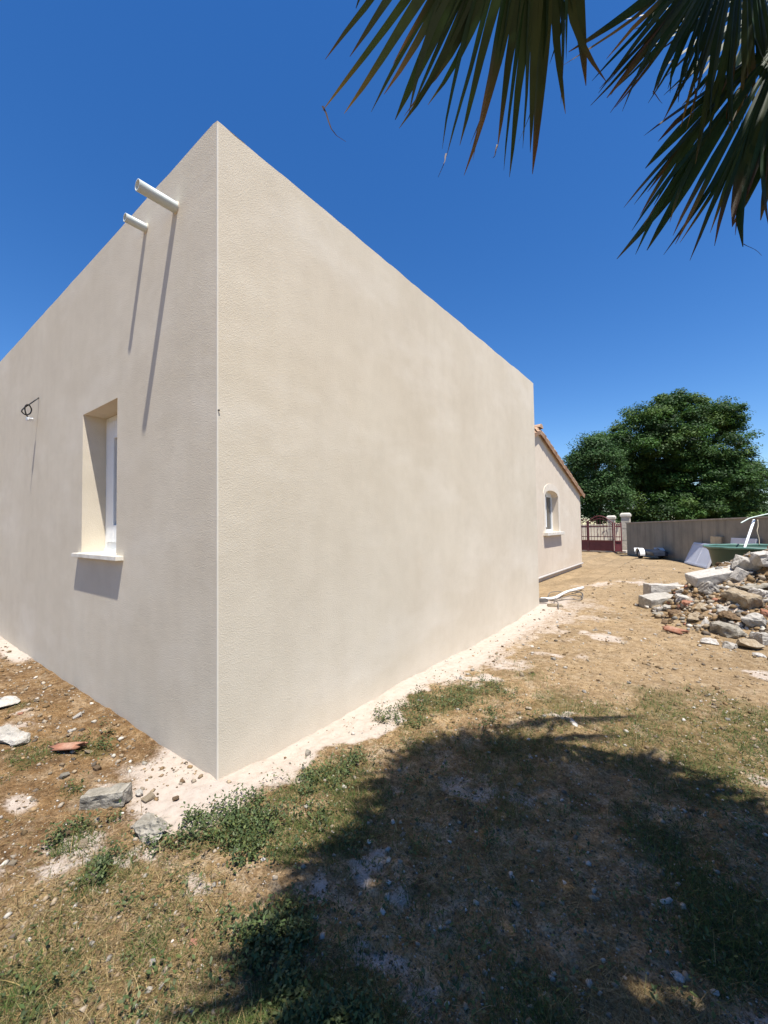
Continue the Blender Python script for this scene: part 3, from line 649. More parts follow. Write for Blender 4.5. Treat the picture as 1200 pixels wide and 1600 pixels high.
# conduit and cable loops at the end of the wall
cb = empty('cable_bundle', hit(862, 937), 'white conduit and loose black cable loops at foot of the extension wall', 'cable'); c0 = Vector(cb.location)
def gp(u, v, up=.02):
    P = Vector(hit(u, v)); return P+Vector((0, 0, up))-c0
M_conduit = simple('conduit_white', (.6, .58, .54, 1), (.74, .72, .68, 1), 9, .5)
m = MB(); pts = [gp(845, 938, .03), gp(857, 938, .03), gp(868, 937, .04), gp(882, 931, .06), gp(897, 927, .07), gp(911, 922, .05)]; m.tube([p for p in catmull(pts, 5)], .030, 10); m.build('conduit', M_conduit, cb, True)
M_cab = simple('cable_grey', (.10, .09, .08, 1), (.17, .155, .14, 1), 9, .6)
for L in ([(866, 940), (880, 938), (896, 936), (908, 935), (909, 931), (900, 929), (886, 928), (872, 928), (860, 931), (856, 935)], [(860, 941), (872, 943), (890, 942), (905, 940), (911, 936), (908, 931), (893, 930)], [(868, 936), (867, 943), (872, 948), (873, 953)]):
    m = MB(); m.tube(catmull([gp(u, v, .03+.02*(i % 3)) for i, (u, v) in enumerate(L)], 5), .008, 6); m.build('cable', M_cab, cb, True)
m = MB(); q = gp(848, 942, .05); m.box(q, (.16, .12, .06), mtx=Matrix.Rotation(.7, 3, 'Z')); m.build('junction_box', M_cab, cb, bevel=.01)

# ------------------------------------------------------------------ stones and rubble
def stonemat(name, a, b, c, sc=14, bs=.8, bd=.02):
    def f(n, p, o):
        x = noise(n, sc, 7, .65); y = noise(n, sc*5, 5, .7)
        col = ramp(n, x, [(.3, a), (.5, b), (.7, c)])
        col = mixc(n, .45, col, ramp(n, y, [(.35, (.55, .53, .5)), (.55, (1, 1, 1)), (.75, (1.25, 1.22, 1.18))]), 'MULTIPLY')
        n.links.new(col, p.inputs['Base Color']); p.inputs['Roughness'].default_value = .95; p.inputs['Specular IOR Level'].default_value = .15
        bump(n, p, math_(n, 'ADD', x, math_(n, 'MULTIPLY', y, .35)), bs, bd)
    return mat(name, f)
M_conc = stonemat('old_concrete', (.27, .25, .215, 1), (.36, .335, .295, 1), (.44, .41, .365, 1))
M_grey = stonemat('grey_mortar', (.165, .148, .115, 1), (.27, .245, .20, 1), (.38, .35, .295, 1))
M_tan = stonemat('tan_limestone', (.21, .155, .095, 1), (.30, .24, .165, 1), (.38, .33, .255, 1))
M_brown = stonemat('brown_clod', (.10, .065, .036, 1), (.165, .11, .065, 1), (.23, .17, .105, 1))
M_terra = stonemat('terracotta', (.22, .095, .06, 1), (.29, .14, .09, 1), (.36, .23, .165, 1), 9, .4, .01)
M_pebw = stonemat('white_stone', (.34, .315, .28, 1), (.43, .40, .36, 1), (.5, .475, .43, 1))
def rock_mesh(dx, dy, dz, seed, npts=16, sub=3, rough=.05, boxy=.0):
    r = np.random.default_rng(seed); bm = bmesh.new()
    P = r.normal(size=(npts, 3)); P /= np.linalg.norm(P, axis=1)[:, None]
    if boxy:
        C = np.array([(x, y, z) for x in (-1, 1) for y in (-1, 1) for z in (-1, 1)], float)
        P = C*(1-r.uniform(0, boxy, size=(8, 3)))
    P = P*(np.array([dx, dy, dz])/2)
    for q in P: bm.verts.new(q)
    res = bmesh.ops.convex_hull(bm, input=bm.verts)
    bmesh.ops.delete(bm, geom=[v for v in bm.verts if not v.link_faces], context='VERTS')
    bmesh.ops.triangulate(bm, faces=bm.faces)
    if sub:
        mx = max(dx, dy, dz)
        for it in range(sub):
            es = [e for e in bm.edges if e.calc_length() > mx/(3.2*(it+1))]
            if not es: es = bm.edges[:]
            bmesh.ops.subdivide_edges(bm, edges=es, cuts=1, use_grid_fill=True)
            bmesh.ops.triangulate(bm, faces=bm.faces)
        for _ in range(1): bmesh.ops.smooth_vert(bm, verts=bm.verts, factor=.25, use_axis_x=True, use_axis_y=True, use_axis_z=True)
        bm.normal_update(); s = min(dx, dy, dz)
        co = np.array([v.co for v in bm.verts]); 
        nn = (fbm(co[:, 0]/mx*9+seed, co[:, 1]/mx*9+co[:, 2]/mx*7, 1, 3, seed)-.5)*2
        for v, k in zip(bm.verts, nn): v.co += v.normal*float(k)*s*rough*2
    bmesh.ops.recalc_face_normals(bm, faces=bm.faces)
    me = bpy.data.meshes.new('rock'); bm.to_mesh(me); bm.free(); return me
BIG = []
def put_rock(name, u, v, dims, rot, m, label, cat='stone', group=None, seed=1, sink=.25, boxy=0, npts=16, sub=3, rough=.06, lift=0, pos=None):
    P = hit(u, v) if pos is None else pos
    if P[1] > 4.5: BIG.append((P[0], P[1], max(dims[:2])*.5))
    o = link(name, rock_mesh(*dims, seed, npts, sub, rough, boxy), m)
    o.location = (P[0], P[1], P[2]+dims[2]*(.5-sink)+lift); o.rotation_euler = rot
    return tag(o, label, cat, group)
put_rock('stone', 167, 1255, (.29, .10, .11), (0, rad(-8), rad(38)), M_grey, 'long grey stone slab by the sand heap, left of the wall corner', seed=31, boxy=.35, rough=.09)
put_rock('stone', 236, 1305, (.21, .13, .15), (.2, .1, rad(10)), M_grey, 'craggy upright grey stone in front of the wall corner', seed=38, npts=11, rough=.085, sub=3)
put_rock('stone', 14, 1158, (.34, .2, .12), (0, .1, rad(25)), M_conc, 'big pale grey stone at the left edge of the picture', seed=15, npts=13, rough=.08)
put_rock('stone', 2, 1100, (.35, .25, .06), (0, 0, .2), M_pebw, 'flat white stone beyond the big pale grey stone on the left', seed=16)
def tile_piece(u, v, L, r, rot, label, lift=.0):
    m = MB(); k = 9; vs = []
    for i, y in enumerate(np.linspace(0, L, 5)):
        for j in range(k+1):
            a = math.pi*(.08+.84*j/k); w_ = 1+.03*math.sin(i*3+j)
            vs.append((r*math.cos(a)*w_, y+.03*math.sin(j*2.1)*(1 if i in (0, 4) else .3), r*.75*math.sin(a)*w_))
    n0 = len(vs); vs += [(x*.86, y, z*.86-.004) for x, y, z in vs]; kk = k+1
    fs = [(i*kk+j, i*kk+j+1, (i+1)*kk+j+1, (i+1)*kk+j) for i in range(4) for j in range(k)]
    fs += [(n0+a_, n0+b_, n0+c_, n0+d_)[::-1] for a_, b_, c_, d_ in fs[:]]
    for i in (0, 4): fs += [(i*kk+j, i*kk+j+1, n0+i*kk+j+1, n0+i*kk+j) for j in range(k)]
    for j in (0, k): fs += [(i*kk+j, (i+1)*kk+j, n0+(i+1)*kk+j, n0+i*kk+j) for i in range(4)]
    m.add(vs, fs); o = m.build('roof_tile_fragment', M_terra, None, True); P = hit(u, v)
    o.location = (P[0], P[1], P[2]+lift); o.rotation_euler = rot; return tag(o, label, 'roof tile')
tl0 = tile_piece(88, 1173, .165, .06, (.05, -.30, rad(-52)), 'broken curved terracotta tile lying on the soil near the left wall')
tile_piece(1070, 992, .24, .085, (.05, 0, rad(60)), 'broken curved terracotta tile at the front foot of the rubble heap')
def slab(u, v, t, dims, rot, m, label, seed, boxy=.12, rough=.025, cat='concrete block', name='concrete_block'):
    return put_rock(name, 0, 0, dims, rot, m, label, cat, None, seed, .28, boxy, pos=hit(u, v), rough=rough)
slab(1029, 947, 0, (.54, .30, .26), (.12, -.10, rad(44)), M_conc, 'squared concrete block at the left end of the rubble heap, in front of its twin', 3)
slab(1040, 929, 0, (.66, .30, .26), (.0, .04, rad(30)), M_pebw, 'whitish concrete block behind the foremost block of the rubble heap', 4)
slab(1117, 903, 0, (.74, .34, .16), (.16, -.20, rad(28)), M_pebw, 'long white tilted concrete slab in front of the green tub', 5, .15)
slab(1166, 889, 0, (.36, .28, .25), (.3, .35, rad(20)), M_conc, 'angular beige block leaning on top of the long white slab', 6, .4, .04)
slab(1200, 878, 0, (.44, .32, .22), (.1, -.1, rad(30)), M_pebw, 'rough white block at the very top of the rubble heap', 7, .35, .08)
slab(1157, 904, 0, (.20, .12, .2), (.2, .5, rad(40)), M_pebw, 'small white wedge propped beneath the angular beige block', 8, .3)
slab(1190, 914, 0, (.5, .3, .035), (.02, -.25, rad(25)), M_grey, 'thin dark grey slate lying on the rubble heap below the angular block', 9, .1, .01, 'slate', 'slate')
def heap(u, v, dims, rot, m, label, seed, npts=15, rough=.07, sink=.3, boxy=0, cat='stone', name='stone'):
    return put_rock(name, u, v, dims, rot, m, label, cat, None, seed, sink, boxy, npts, rough=rough)
heap(1162, 945, (.52, .42, .30), (.2, .1, .5), M_tan, 'largest beige boulder in the middle of the rubble heap', 41, sink=.2)
heap(1136, 990, (.42, .34, .22), (0, .1, .2), M_grey, 'dark grey mortar lump low on the front of the rubble heap', 42, rough=.09)
heap(1178, 975, (.46, .36, .22), (0, .1, .9), M_conc, 'pale grey mortar lump between the dark lump and the beige boulder', 43, rough=.09)
heap(1172, 1014, (.30, .22, .17), (.1, .1, .3), M_tan, 'smooth cream stone at the lowest front edge of the rubble heap', 44, rough=.03)
heap(1056, 962, (.26, .17, .15), (0, .2, .4), M_brown, 'reddish brown stone beside the squared concrete block', 45)
heap(1097, 950, (.26, .12, .12), (.2, -.4, .6), M_tan, 'upright tan shard on the left slope of the rubble heap', 46, 10)
heap(1078, 946, (.24, .18, .1), (.1, .2, .1), M_terra, 'pinkish flat stone on the left slope of the rubble heap', 47)
heap(1199, 962, (.16, .12, .09), (.1, .2, .1), M_terra, 'red brick fragment at the right edge of the rubble heap', 48, boxy=.15, cat='brick', name='brick_fragment')
heap(1140, 968, (.3, .22, .16), (.1, .2, .7), M_brown, 'brown clod above the dark grey mortar lump', 49)
heap(1030, 962, (.20, .16, .10), (.1, .1, .2), M_grey, 'small grey stone under the corner of the squared concrete block', 50)
heap(1110, 925, (.30, .22, .2), (.1, .3, .8), M_conc, 'grey beige stone under the lower end of the long white slab', 61, boxy=.3)
heap(1086, 968, (.28, .2, .17), (.1, .1, 1.2), M_tan, 'ochre stone between the reddish stone and the dark mortar lump', 62, 11)
heap(1122, 957, (.26, .2, .16), (.3, .1, .2), M_conc, 'pale jagged stone left of the largest beige boulder', 63, 10)
heap(1190, 935, (.3, .22, .2), (.1, .2, .9), M_pebw, 'white stone touching the right side of the largest beige boulder', 64, boxy=.4)
heap(1110, 1006, (.22, .15, .1), (.1, .1, .1), M_pebw, 'flat white stone at the foot of the heap below the dark mortar lump', 65)
heap(1140, 1012, (.2, .15, .11), (.1, .1, 1.0), M_conc, 'pale stone between the flat white stone and the cream stone', 66)
heap(1193, 1003, (.3, .2, .16), (.1, .1, 2.0), M_conc, 'grey stone right of the smooth cream stone at the picture edge', 67, boxy=.3)
heap(1066, 938, (.18, .14, .12), (.2, .2, .3), M_pebw, 'white angular stone touching the right side of the foremost block', 68, boxy=.3)
heap(1185, 1026, (.14, .1, .06), (.1, .1, .3), M_pebw, 'small flat white stone in front of the whole heap', 69)
# loose white plaster flake on the turf and pale chip by the tile
put_rock('plaster_flake', 897, 1131, (.15, .05, .018), (0, .05, rad(-60)), M_pebw, 'elongated white plaster flake lying on the turf at the shadow edge', 'plaster', None, 52, .2)
put_rock('stone', 826, 1108, (.07, .05, .035), (0, .05, .3), M_tan, 'tan stone on the turf right of the green weeds', seed=53, sub=2)
put_rock('stone', 285, 1223, (.045, .035, .03), (0, .05, .3), M_brown, 'brown pebble alone on the sand below the wall corner', seed=54, sub=2)
put_rock('stone', 217, 1243, (.06, .04, .05), (0, .2, .3), M_conc, 'small upright grey chip beside the long grey slab', seed=55, sub=2)
put_rock('stone', 480, 1180, (.07, .055, .05), (0, .2, .3), M_grey, 'grey stone half buried in sand above the leafy weeds', seed=56, sub=2)
put_rock('stone', 1060, 1530, (.05, .035, .025), (0, .2, .3), M_pebw, 'white pebble in the palm shade, lower right', seed=57, sub=2)
put_rock('stone', 868, 948, (.3, .12, .07), (0, 0, .3), M_tan, 'flat tan stone beside the loose cables', seed=58, sub=2, boxy=.3)

# rubble stones: individuals from a small library of shapes
lib = {}
mats = [M_conc, M_tan, M_grey, M_brown, M_pebw, M_terra]
names = ['pale grey', 'tan', 'dark grey', 'brown', 'white', 'terracotta']
for k, mm in enumerate(mats):
    lib[k] = []
    for s in range(5):
        me = rock_mesh(1, .75, .55, 200+k*10+s, 10+s, 2, .05, .38 if (k in (0, 5) or s in (1, 3)) else 0); me.materials.append(mm); lib[k].append(me)
def scatter_stone(k, x, y, s, sink, label, group, nm='stone'):
    o = bpy.data.objects.new(nm, random.choice(lib[k])); COL.objects.link(o)
    o.scale = (s*random.uniform(.8, 1.2), s*random.uniform(.8, 1.1), s*random.uniform(.6, 1.1)); o.rotation_euler = (random.uniform(-.5, .5), random.uniform(-.5, .5), random.uniform(0, 6.28))
    o.location = (x, y, zt(x, y)+s*(.28-sink)); tag(o, label, 'stone', group)
rr = random.Random(77)
n_ = 0
while n_ < 285:
    x = rr.uniform(1.4, 3.45); y = rr.uniform(4.9, 9.3); pz = float(pile(np.array(x), np.array(y)))
    fringe = pz < .05
    if pz < .012 or (fringe and rr.random() < .5): continue
    if any(math.hypot(x-bx, y-by) < br+.04 for bx, by, br in BIG): continue
    k = rr.choices(range(6), [6, 6, 1.5, 3, 7, 1.6])[0]; s = rr.uniform(.06, .17) if rr.random() < .72 else rr.uniform(.14, .27)
    if fringe: s *= .6
    scatter_stone(k, x, y, s, .12, '%s stone among the many small stones of the rubble heap' % names[k], '%s stones of the rubble heap' % names[k]); n_ += 1
n_ = 0
while n_ < 75:
    if rr.random() < .5: x = rr.uniform(.25, 2.8); y = rr.uniform(2.2, 6.5)
    else: x = rr.uniform(-3, .2); y = -rr.uniform(.12, .9)
    if x > 2.349+.1*(y+1.4)+.3: continue
    k = rr.choices(range(6), [3, 6, 2, 5, 4, 1])[0]; s = rr.uniform(.025, .065)
    where = 'bare soil left of the wall corner' if x < .2 else 'bare ground between the extension and the rubble heap'
    scatter_stone(k, x, y, s, .12, '%s pebble lying on the %s' % (names[k], where), '%s pebbles on the %s' % (names[k], where), 'pebble'); n_ += 1
n_ = 0
while n_ < 30:
    x = rr.uniform(.3, 2.6); y = rr.uniform(-.9, 2.0); k = rr.choices(range(6), [3, 4, 2, 2, 5, .5])[0]; s = rr.uniform(.015, .035)
    scatter_stone(k, x, y, s, .08, '%s pebble lying in the trampled turf in front of the camera' % names[k], '%s pebbles in the trampled turf' % names[k], 'pebble'); n_ += 1

# ------------------------------------------------------------------ loose gravel, straw, grass, weeds  (uncountable ground cover)
def colmat(name, rough=.8, trans=0.0):
    def f(n, p, o):
        A = N(n, 'ShaderNodeAttribute', attribute_name='col')
        v = noise(n, 60, 3); c = mixc(n, .4, A.outputs['Color'], ramp(n, v, [(.3, (.6, .6, .6)), (.7, (1.3, 1.3, 1.3))]), 'MULTIPLY')
        n.links.new(c, p.inputs['Base Color']); p.inputs['Roughness'].default_value = rough; p.inputs['Specular IOR Level'].default_value = .25
        if trans:
            t = n.nodes.new('ShaderNodeBsdfTranslucent'); n.links.new(c, t.inputs[0]); mx = n.nodes.new('ShaderNodeMixShader'); mx.inputs[0].default_value = trans
            n.links.new(p.outputs[0], mx.inputs[1]); n.links.new(t.outputs[0], mx.inputs[2]); n.links.new(mx.outputs[0], o.inputs[0])
    return mat(name, f)
def sample_ground(n, rng, near=.55, far_=24, power=1.0):
    """random points over the visible wedge, density falling with distance"""
    out = np.zeros((0, 2))
    while len(out) < n:
        u = rng.uniform(-60, 1260, n*2); v = 840+(1700-840)*rng.random(n*2)**(power)
        d = cF[None]*CP['f']+cR[None]*(u-600)[:, None]-cU[None]*(v-800)[:, None]
        t = (0.03-cC[2])/d[:, 2]; P = cC+d*t[:, None]
        ok = (t > 0) & (P[:, 1] < far_) & ~((P[:, 0] < .02) & (P[:, 1] > -.02))
        out = np.vstack([out, P[ok][:, :2]])
    return out[:n]
def instance(base_v, base_f, pos, scale, rotz, tilt=None, cols=None, squash=None):
    nB = len(base_v); n = len(pos)
    V = np.repeat(base_v[None], n, 0)*scale[:, None, None]
    if squash is not None: V[:, :, 2] *= squash[:, None]
    if tilt is not None:
        c, s = np.cos(tilt)[:, None], np.sin(tilt)[:, None]; x, z = V[:, :, 0].copy(), V[:, :, 2].copy(); V[:, :, 0] = x*c+z*s; V[:, :, 2] = -x*s+z*c
    c, s = np.cos(rotz)[:, None], np.sin(rotz)[:, None]; x, y = V[:, :, 0].copy(), V[:, :, 1].copy(); V[:, :, 0] = x*c-y*s; V[:, :, 1] = x*s+y*c
    V += pos[:, None, :]
    Fc = (np.asarray(base_f)[None]+(np.arange(n)*nB)[:, None, None]).reshape(-1, np.asarray(base_f).shape[1])
    C = np.repeat(cols[:, None, :], nB, 1).reshape(-1, 3) if cols is not None else None
    return V.reshape(-1, 3), Fc, C
def merge(L):
    Vs, Fs, Cs, o = [], [], [], 0
    for V, F_, C in L: Vs.append(V); Fs.append(F_+o); Cs.append(C); o += len(V)
    return np.vstack(Vs), np.vstack(Fs), np.vstack(Cs)
def pick(cols, n, rng, j=.15):
    c = np.array(cols)[rng.integers(0, len(cols), n)]; return np.clip(c*(1+rng.normal(0, j, (n, 1))), 0.004, .9)
# gravel: jittered octahedra
oc_v = np.array([(1, 0, 0), (-1, 0, 0), (0, .8, 0), (0, -.8, 0), (0, 0, .6), (0, 0, -.6), (.6, .5, .3), (-.5, -.55, .32)])
oc_f = np.array([(0, 6, 4), (6, 2, 4), (2, 1, 4), (1, 7, 4), (7, 3, 4), (3, 0, 4), (0, 2, 6), (1, 3, 7), (2, 0, 5), (1, 2, 5), (3, 1, 5), (0, 3, 5)])
def gravel(n, seed, smin, smax, colsel, power=1.4, where=None):
    r = np.random.default_rng(seed); P = sample_ground(n, r, power=power)
    if where is not None:
        P = P[r.random(len(P)) < where(P[:, 0], P[:, 1])]
    n = len(P); d = np.hypot(P[:, 0]-CP['a'], P[:, 1]+CP['b'])
    s = (smin+(smax-smin)*r.random(n)**3)*np.clip(.55+d/6, .6, 2.6)
    z = height(P[:, 0], P[:, 1])+s*.15
    return instance(oc_v, oc_f, np.column_stack([P, z]), s, r.uniform(0, 6.28, n), r.normal(0, .4, n), pick(colsel, n, r, .2))
pale = [(.34, .31, .26), (.40, .36, .31), (.28, .23, .17), (.22, .16, .10), (.18, .13, .08), (.30, .25, .19)]
earth = [(.17, .11, .055), (.22, .15, .08), (.12, .08, .04), (.27, .21, .14), (.10, .08, .06)]
grv = [gravel(26000, 1, .0022, .010, pale, 1.2, lambda x, y: np.clip(.25+masks(x, y)[0]*.55+.25*(y > 2)-masks(x, y)[3]*.62, .06, 1)),
       gravel(22000, 2, .002, .009, earth, 1.2, lambda x, y: np.clip(.8-masks(x, y)[3]*.85, .02, 1)),
       gravel(20000, 3, .006, .022, pale+earth, 1.2, lambda x, y: np.clip(.16-masks(x, y)[3]*.12+.45*(x < -.1)*sstep(.75, .1, -y)+.3*sstep(2.0, 3.2, y)*sstep(.4, .62, fbm(x, y, 1.6, 3, 207)), 0, 1))]
# small debris on the heap
r = np.random.default_rng(9); n = 15000; P = np.column_stack([r.uniform(1.3, 5, n), r.uniform(4.4, 9.8, n)]); pz = pile(P[:, 0], P[:, 1]); P = P[(pz > .01) & (r.random(n) < np.clip(pz*6, .35, 1))]; n = len(P)
s = .013+.065*r.random(n)**2.6
grv.append(instance(oc_v, oc_f, np.column_stack([P, height(P[:, 0], P[:, 1])+s*.2]), s, r.uniform(0, 6.28, n), r.normal(0, .6, n), pick(pale+earth+earth+[(.42, .39, .34), (.25, .12, .075), (.2, .19, .17)], n, r, .2)))
V, F_, C = merge(grv); gv = link('gravel', npmesh('gravel', V, F_, C), colmat('gravel_stone', .95)); tag(gv, 'loose gravel and small debris scattered over the ground', 'gravel', kind='stuff')

# blades: tapered bent strips
def blade(nseg=3, w=.5, bend=.6):
    v = []; f = []
    for i in range(nseg+1):
        t = i/nseg; ww = w*(1-t*.85); v += [(bend*t*t+0*t, -ww/2, t), (bend*t*t, ww/2, t)]
    for i in range(nseg): f.append((2*i, 2*i+1, 2*i+3, 2*i+2))
    return np.array(v, float), np.array(f)
def blades(n, seed, lmin, lmax, wid, tilt_m, tilt_s, cols, where, power=1.1, bend=.5, nseg=3):
    r = np.random.default_rng(seed); P = sample_ground(n, r, far_=9, power=power)
    P = P[r.random(len(P)) < where(P[:, 0], P[:, 1])]; n = len(P)
    L = lmin+(lmax-lmin)*r.random(n)**1.6; bv, bf = blade(nseg, 1.0, bend)
    d = np.hypot(P[:, 0]-CP['a'], P[:, 1]+CP['b'])
    V = np.repeat(bv[None], n, 0); w_ = wid*r.uniform(.6, 1.3, n)*np.clip(.5+d/4, .7, 2)
    V[:, :, 0] *= L[:, None]; V[:, :, 2] *= L[:, None]; V[:, :, 1] *= w_[:, None]
    tl_ = np.clip(r.normal(tilt_m, tilt_s, n), -.2, 1.62); c, s = np.cos(tl_)[:, None], np.sin(tl_)[:, None]
    x, z = V[:, :, 0].copy(), V[:, :, 2].copy(); V[:, :, 0] = x*c+z*s; V[:, :, 2] = -x*s*.6+z*c
    V[:, :, 2] = np.maximum(V[:, :, 2], .001)
    rz_ = r.uniform(0, 6.28, n); c, s = np.cos(rz_)[:, None], np.sin(rz_)[:, None]; x, y = V[:, :, 0].copy(), V[:, :, 1].copy(); V[:, :, 0] = x*c-y*s; V[:, :, 1] = x*s+y*c
    zg = height(P[:, 0], P[:, 1]); V += np.column_stack([P, zg+.001])[:, None, :]
    C = np.repeat(pick(cols, n, r, .2)[:, None], len(bv), 1).reshape(-1, 3)
    Fc = (bf[None]+(np.arange(n)*len(bv))[:, None, None]).reshape(-1, 4)
    return V.reshape(-1, 3), Fc, C
def straw_where(x, y):
    d, g, f, c = masks(x, y)
    n = fbm(x, y, 2.3, 3, 55)
    turf = (.25+.75*sstep(-.55, .35, x))*(.12+.88*sstep(3.0, 1.6, y-.25*x+(n-.5)*2))*(.35+.65*sstep(.35, .6, fbm(x, y, 1.1, 3, 57)))
    return np.clip((.15+1.1*sstep(.42, .62, n))*turf*(1-.85*d)+.75*sstep(-.3, -.55, y+(n-.5)*.6)*sstep(1.25, .95, x)*sstep(-.1, .25, x-.3*y-.3)*(1-d), 0, 1)*(1-c)
straw_c = [(.30, .215, .09), (.36, .265, .13), (.24, .165, .07), (.12, .075, .03), (.31, .24, .13), (.095, .065, .03), (.13, .12, .04)]
V, F_, C = merge([blades(110000, 21, .015, .07, .0017, 1.42, .16, straw_c, straw_where, 1.1, .15), blades(16000, 22, .03, .11, .0019, 1.0, .35, straw_c, straw_where, 1.1, .5)])
st = link('dry_grass', npmesh('dry_grass', V, F_, C), colmat('straw', .8, .15)); tag(st, 'dry straw coloured grass lying flat on the soil', 'dry grass', kind='stuff')
def green_where(x, y):
    d, g, f, c = masks(x, y); n = fbm(x, y, 5, 3, 91)
    return np.clip(g*1.2*(.35+1.1*sstep(.35, .6, n))+.16*sstep(.35, .6, fbm(x, y, 1.7, 3, 97))*sstep(-.2, .5, x)*sstep(3.8, 2.2, y), 0, 1)*(1-.9*c)
green_c = [(.06, .095, .02), (.09, .125, .028), (.04, .065, .016), (.10, .13, .038), (.13, .13, .05)]
V, F_, C = merge([blades(210000, 31, .012, .05, .0030, .75, .4, green_c, green_where, 1.1, .5)])
gg = link('green_grass', npmesh('green_grass', V, F_, C), colmat('grass_green', .7, .3)); tag(gg, 'short green grass growing in patches of the turf', 'grass', kind='stuff')
# leafy weeds: small folded leaves on low stems
lf_v = np.array([(0, 0, 0), (.5, .28, .10), (.5, 0, .0), (.5, -.28, .10), (1, 0, .06)]); lf_f = np.array([(0, 2, 1), (0, 3, 2), (2, 4, 1), (3, 4, 2)])
def weeds(n, seed):
    r = np.random.default_rng(seed); P = sample_ground(n, r, far_=6, power=1.1)
    def wh(x, y):
        g = blob(x+(fbm(x, y, 3, 3, 68)-.5)*.35, y+(fbm(x, y, 3, 3, 69)-.5)*.35, [(q[0], q[1], q[2]*1.5, q[3]) for q in GR if q[0] < 1.1 and q[1] > -.4]+[(1.38, -.42, .16), (.26, -.66, .09), (-.12, -.67, .1), (-1.08, -.27, .08)])
        n1 = fbm(x, y, 6, 3, 66); n2 = fbm(x, y, 18, 2, 67); return np.clip(sstep(.35, 1.0, g+(n1-.5)*1.5)*(.25+.75*sstep(.35, .6, n2))*1.1, 0, 1)+.012*sstep(0, .4, x)*(y < 2.5)
    P = P[r.random(len(P)) < wh(P[:, 0], P[:, 1])]
    # clusters: several leaves about each stem
    k = 5; P = np.repeat(P, k, 0)+r.normal(0, .014, (len(P)*k, 2)); P = P[~((P[:, 0] < .01) & (P[:, 1] > -.01))]; n = len(P)
    s = r.uniform(.009, .024, n); z = height(P[:, 0], P[:, 1])+r.random(n)**1.5*.065
    return instance(lf_v, lf_f, np.column_stack([P, z]), s, r.uniform(0, 6.28, n), r.normal(-.25, .45, n), pick([(.06, .09, .03), (.08, .115, .04), (.048, .072, .027), (.12, .145, .065), (.10, .12, .036)], n, r, .2))
V, F_, C = weeds(75000, 41)
wd = link('leafy_weeds', npmesh('leafy_weeds', V, F_, C), colmat('weed_leaf', .55, .3)); tag(wd, 'low leafy green weeds spreading along the dust strip', 'weeds', kind='stuff')

# ------------------------------------------------------------------ trees behind the wall
def leafmat(name, tr=.3):
    return colmat(name, .6, tr)
M_leaf = leafmat('tree_leaf'); M_bark = simple('bark', (.06, .045, .03, 1), (.12, .09, .06, 1), 6, .95, .6, .02)
def tree(base, lobes, nleaf, size, cols, seed, label, trunk_r=.28, limb=9):
    r = np.random.default_rng(seed); T = empty('broadleaf_tree', base, label, 'tree')
    Vs, Fs, Cs = [], [], []
    clumps = []
    for (cx, cy, cz, rx, ry, rz_, wt) in lobes:
        n = int(70*wt)
        d = r.normal(size=(n, 3)); d /= np.linalg.norm(d, axis=1)[:, None]
        rad_ = r.uniform(.55, 1.03, n)**.7
        clumps.append(np.column_stack([cx+d[:, 0]*rx*rad_, cy+d[:, 1]*ry*rad_, cz+d[:, 2]*rz_*rad_]))
    CL = np.vstack(clumps); CL = CL[CL[:, 2] > .3]
    cr = r.uniform(.35, .85, len(CL)); per = nleaf//len(CL)
    n = per*len(CL); d = r.normal(size=(n, 3)); d /= np.linalg.norm(d, axis=1)[:, None]; q = r.random(n)**.5
    P = np.repeat(CL, per, 0)+d*(q*np.repeat(cr, per))[:, None]*np.array([1.15, 1.15, .62])
    s = size*r.uniform(.6, 1.35, n)
    nrm = d*np.array([.6, .6, .3])+np.array([0, 0, .75])+r.normal(0, .35, (n, 3)); nrm /= np.linalg.norm(nrm, axis=1)[:, None]
    a = np.cross(nrm, r.normal(size=(n, 3))); a /= np.linalg.norm(a, axis=1)[:, None]; b = np.cross(nrm, a)
    V = np.stack([P-a*s[:, None], P+b*s[:, None]*.5+a*s[:, None]*.0, P+a*s[:, None], P-b*s[:, None]*.5], 1).reshape(-1, 3)
    Fc = np.arange(4*n).reshape(n, 4); tint = np.repeat(pick(cols, len(CL), r, .18), per, 0)*(1+r.normal(0, .12, (n, 1)))
    me = npmesh('crown', V, Fc, np.repeat(np.clip(tint, .005, .5)[:, None], 4, 1).reshape(-1, 3)); link('crown', me, M_leaf, T)
    m = MB(); top = max(l[2] for l in lobes); m.tube(catmull([(0, 0, -.2), (.1, .05, top*.3), (-.1, .1, top*.7), (.1, 0, top*1.0)], 5), [trunk_r*(1-.75*i/15) for i in range(16)], 10)
    for i in range(limb):
        c = CL[r.integers(len(CL))]; z0_ = r.uniform(.15, .7)*top; m.tube(catmull([(0, 0, z0_), (c[0]*.4, c[1]*.4, (z0_+c[2])/2), tuple(c)], 4), [trunk_r*.45*(1-.85*j/8) for j in range(9)], 6)
    m.build('trunk', M_bark, T, True); return T
tcols = [(.035, .078, .018), (.048, .105, .022), (.026, .06, .015), (.062, .13, .026), (.08, .135, .03)]
tcols2 = [(.05, .11, .03), (.03, .075, .02), (.045, .095, .026), (.06, .115, .035)]
b1 = at_px(1062, 815, 30); b1[2] = 0
S_ = 30/645.8      # metres per photo pixel at that distance
Rv = Vector((math.cos(CP['yaw']), math.sin(CP['yaw']), 0)); Fv = Vector((-math.sin(CP['yaw']), math.cos(CP['yaw']), 0))
def lob(u, v, ru, rv, rd=None, dd=0, wt=1.0, D=30, bu=1062):
    x = (u-bu)*D/645.8; z = 1.5+(815-v)*D/645.8; o = Rv*x+Fv*dd; rr_ = ru*D/645.8
    return (o.x, o.y, z, rr_, rd or rr_, rv*D/645.8, wt)
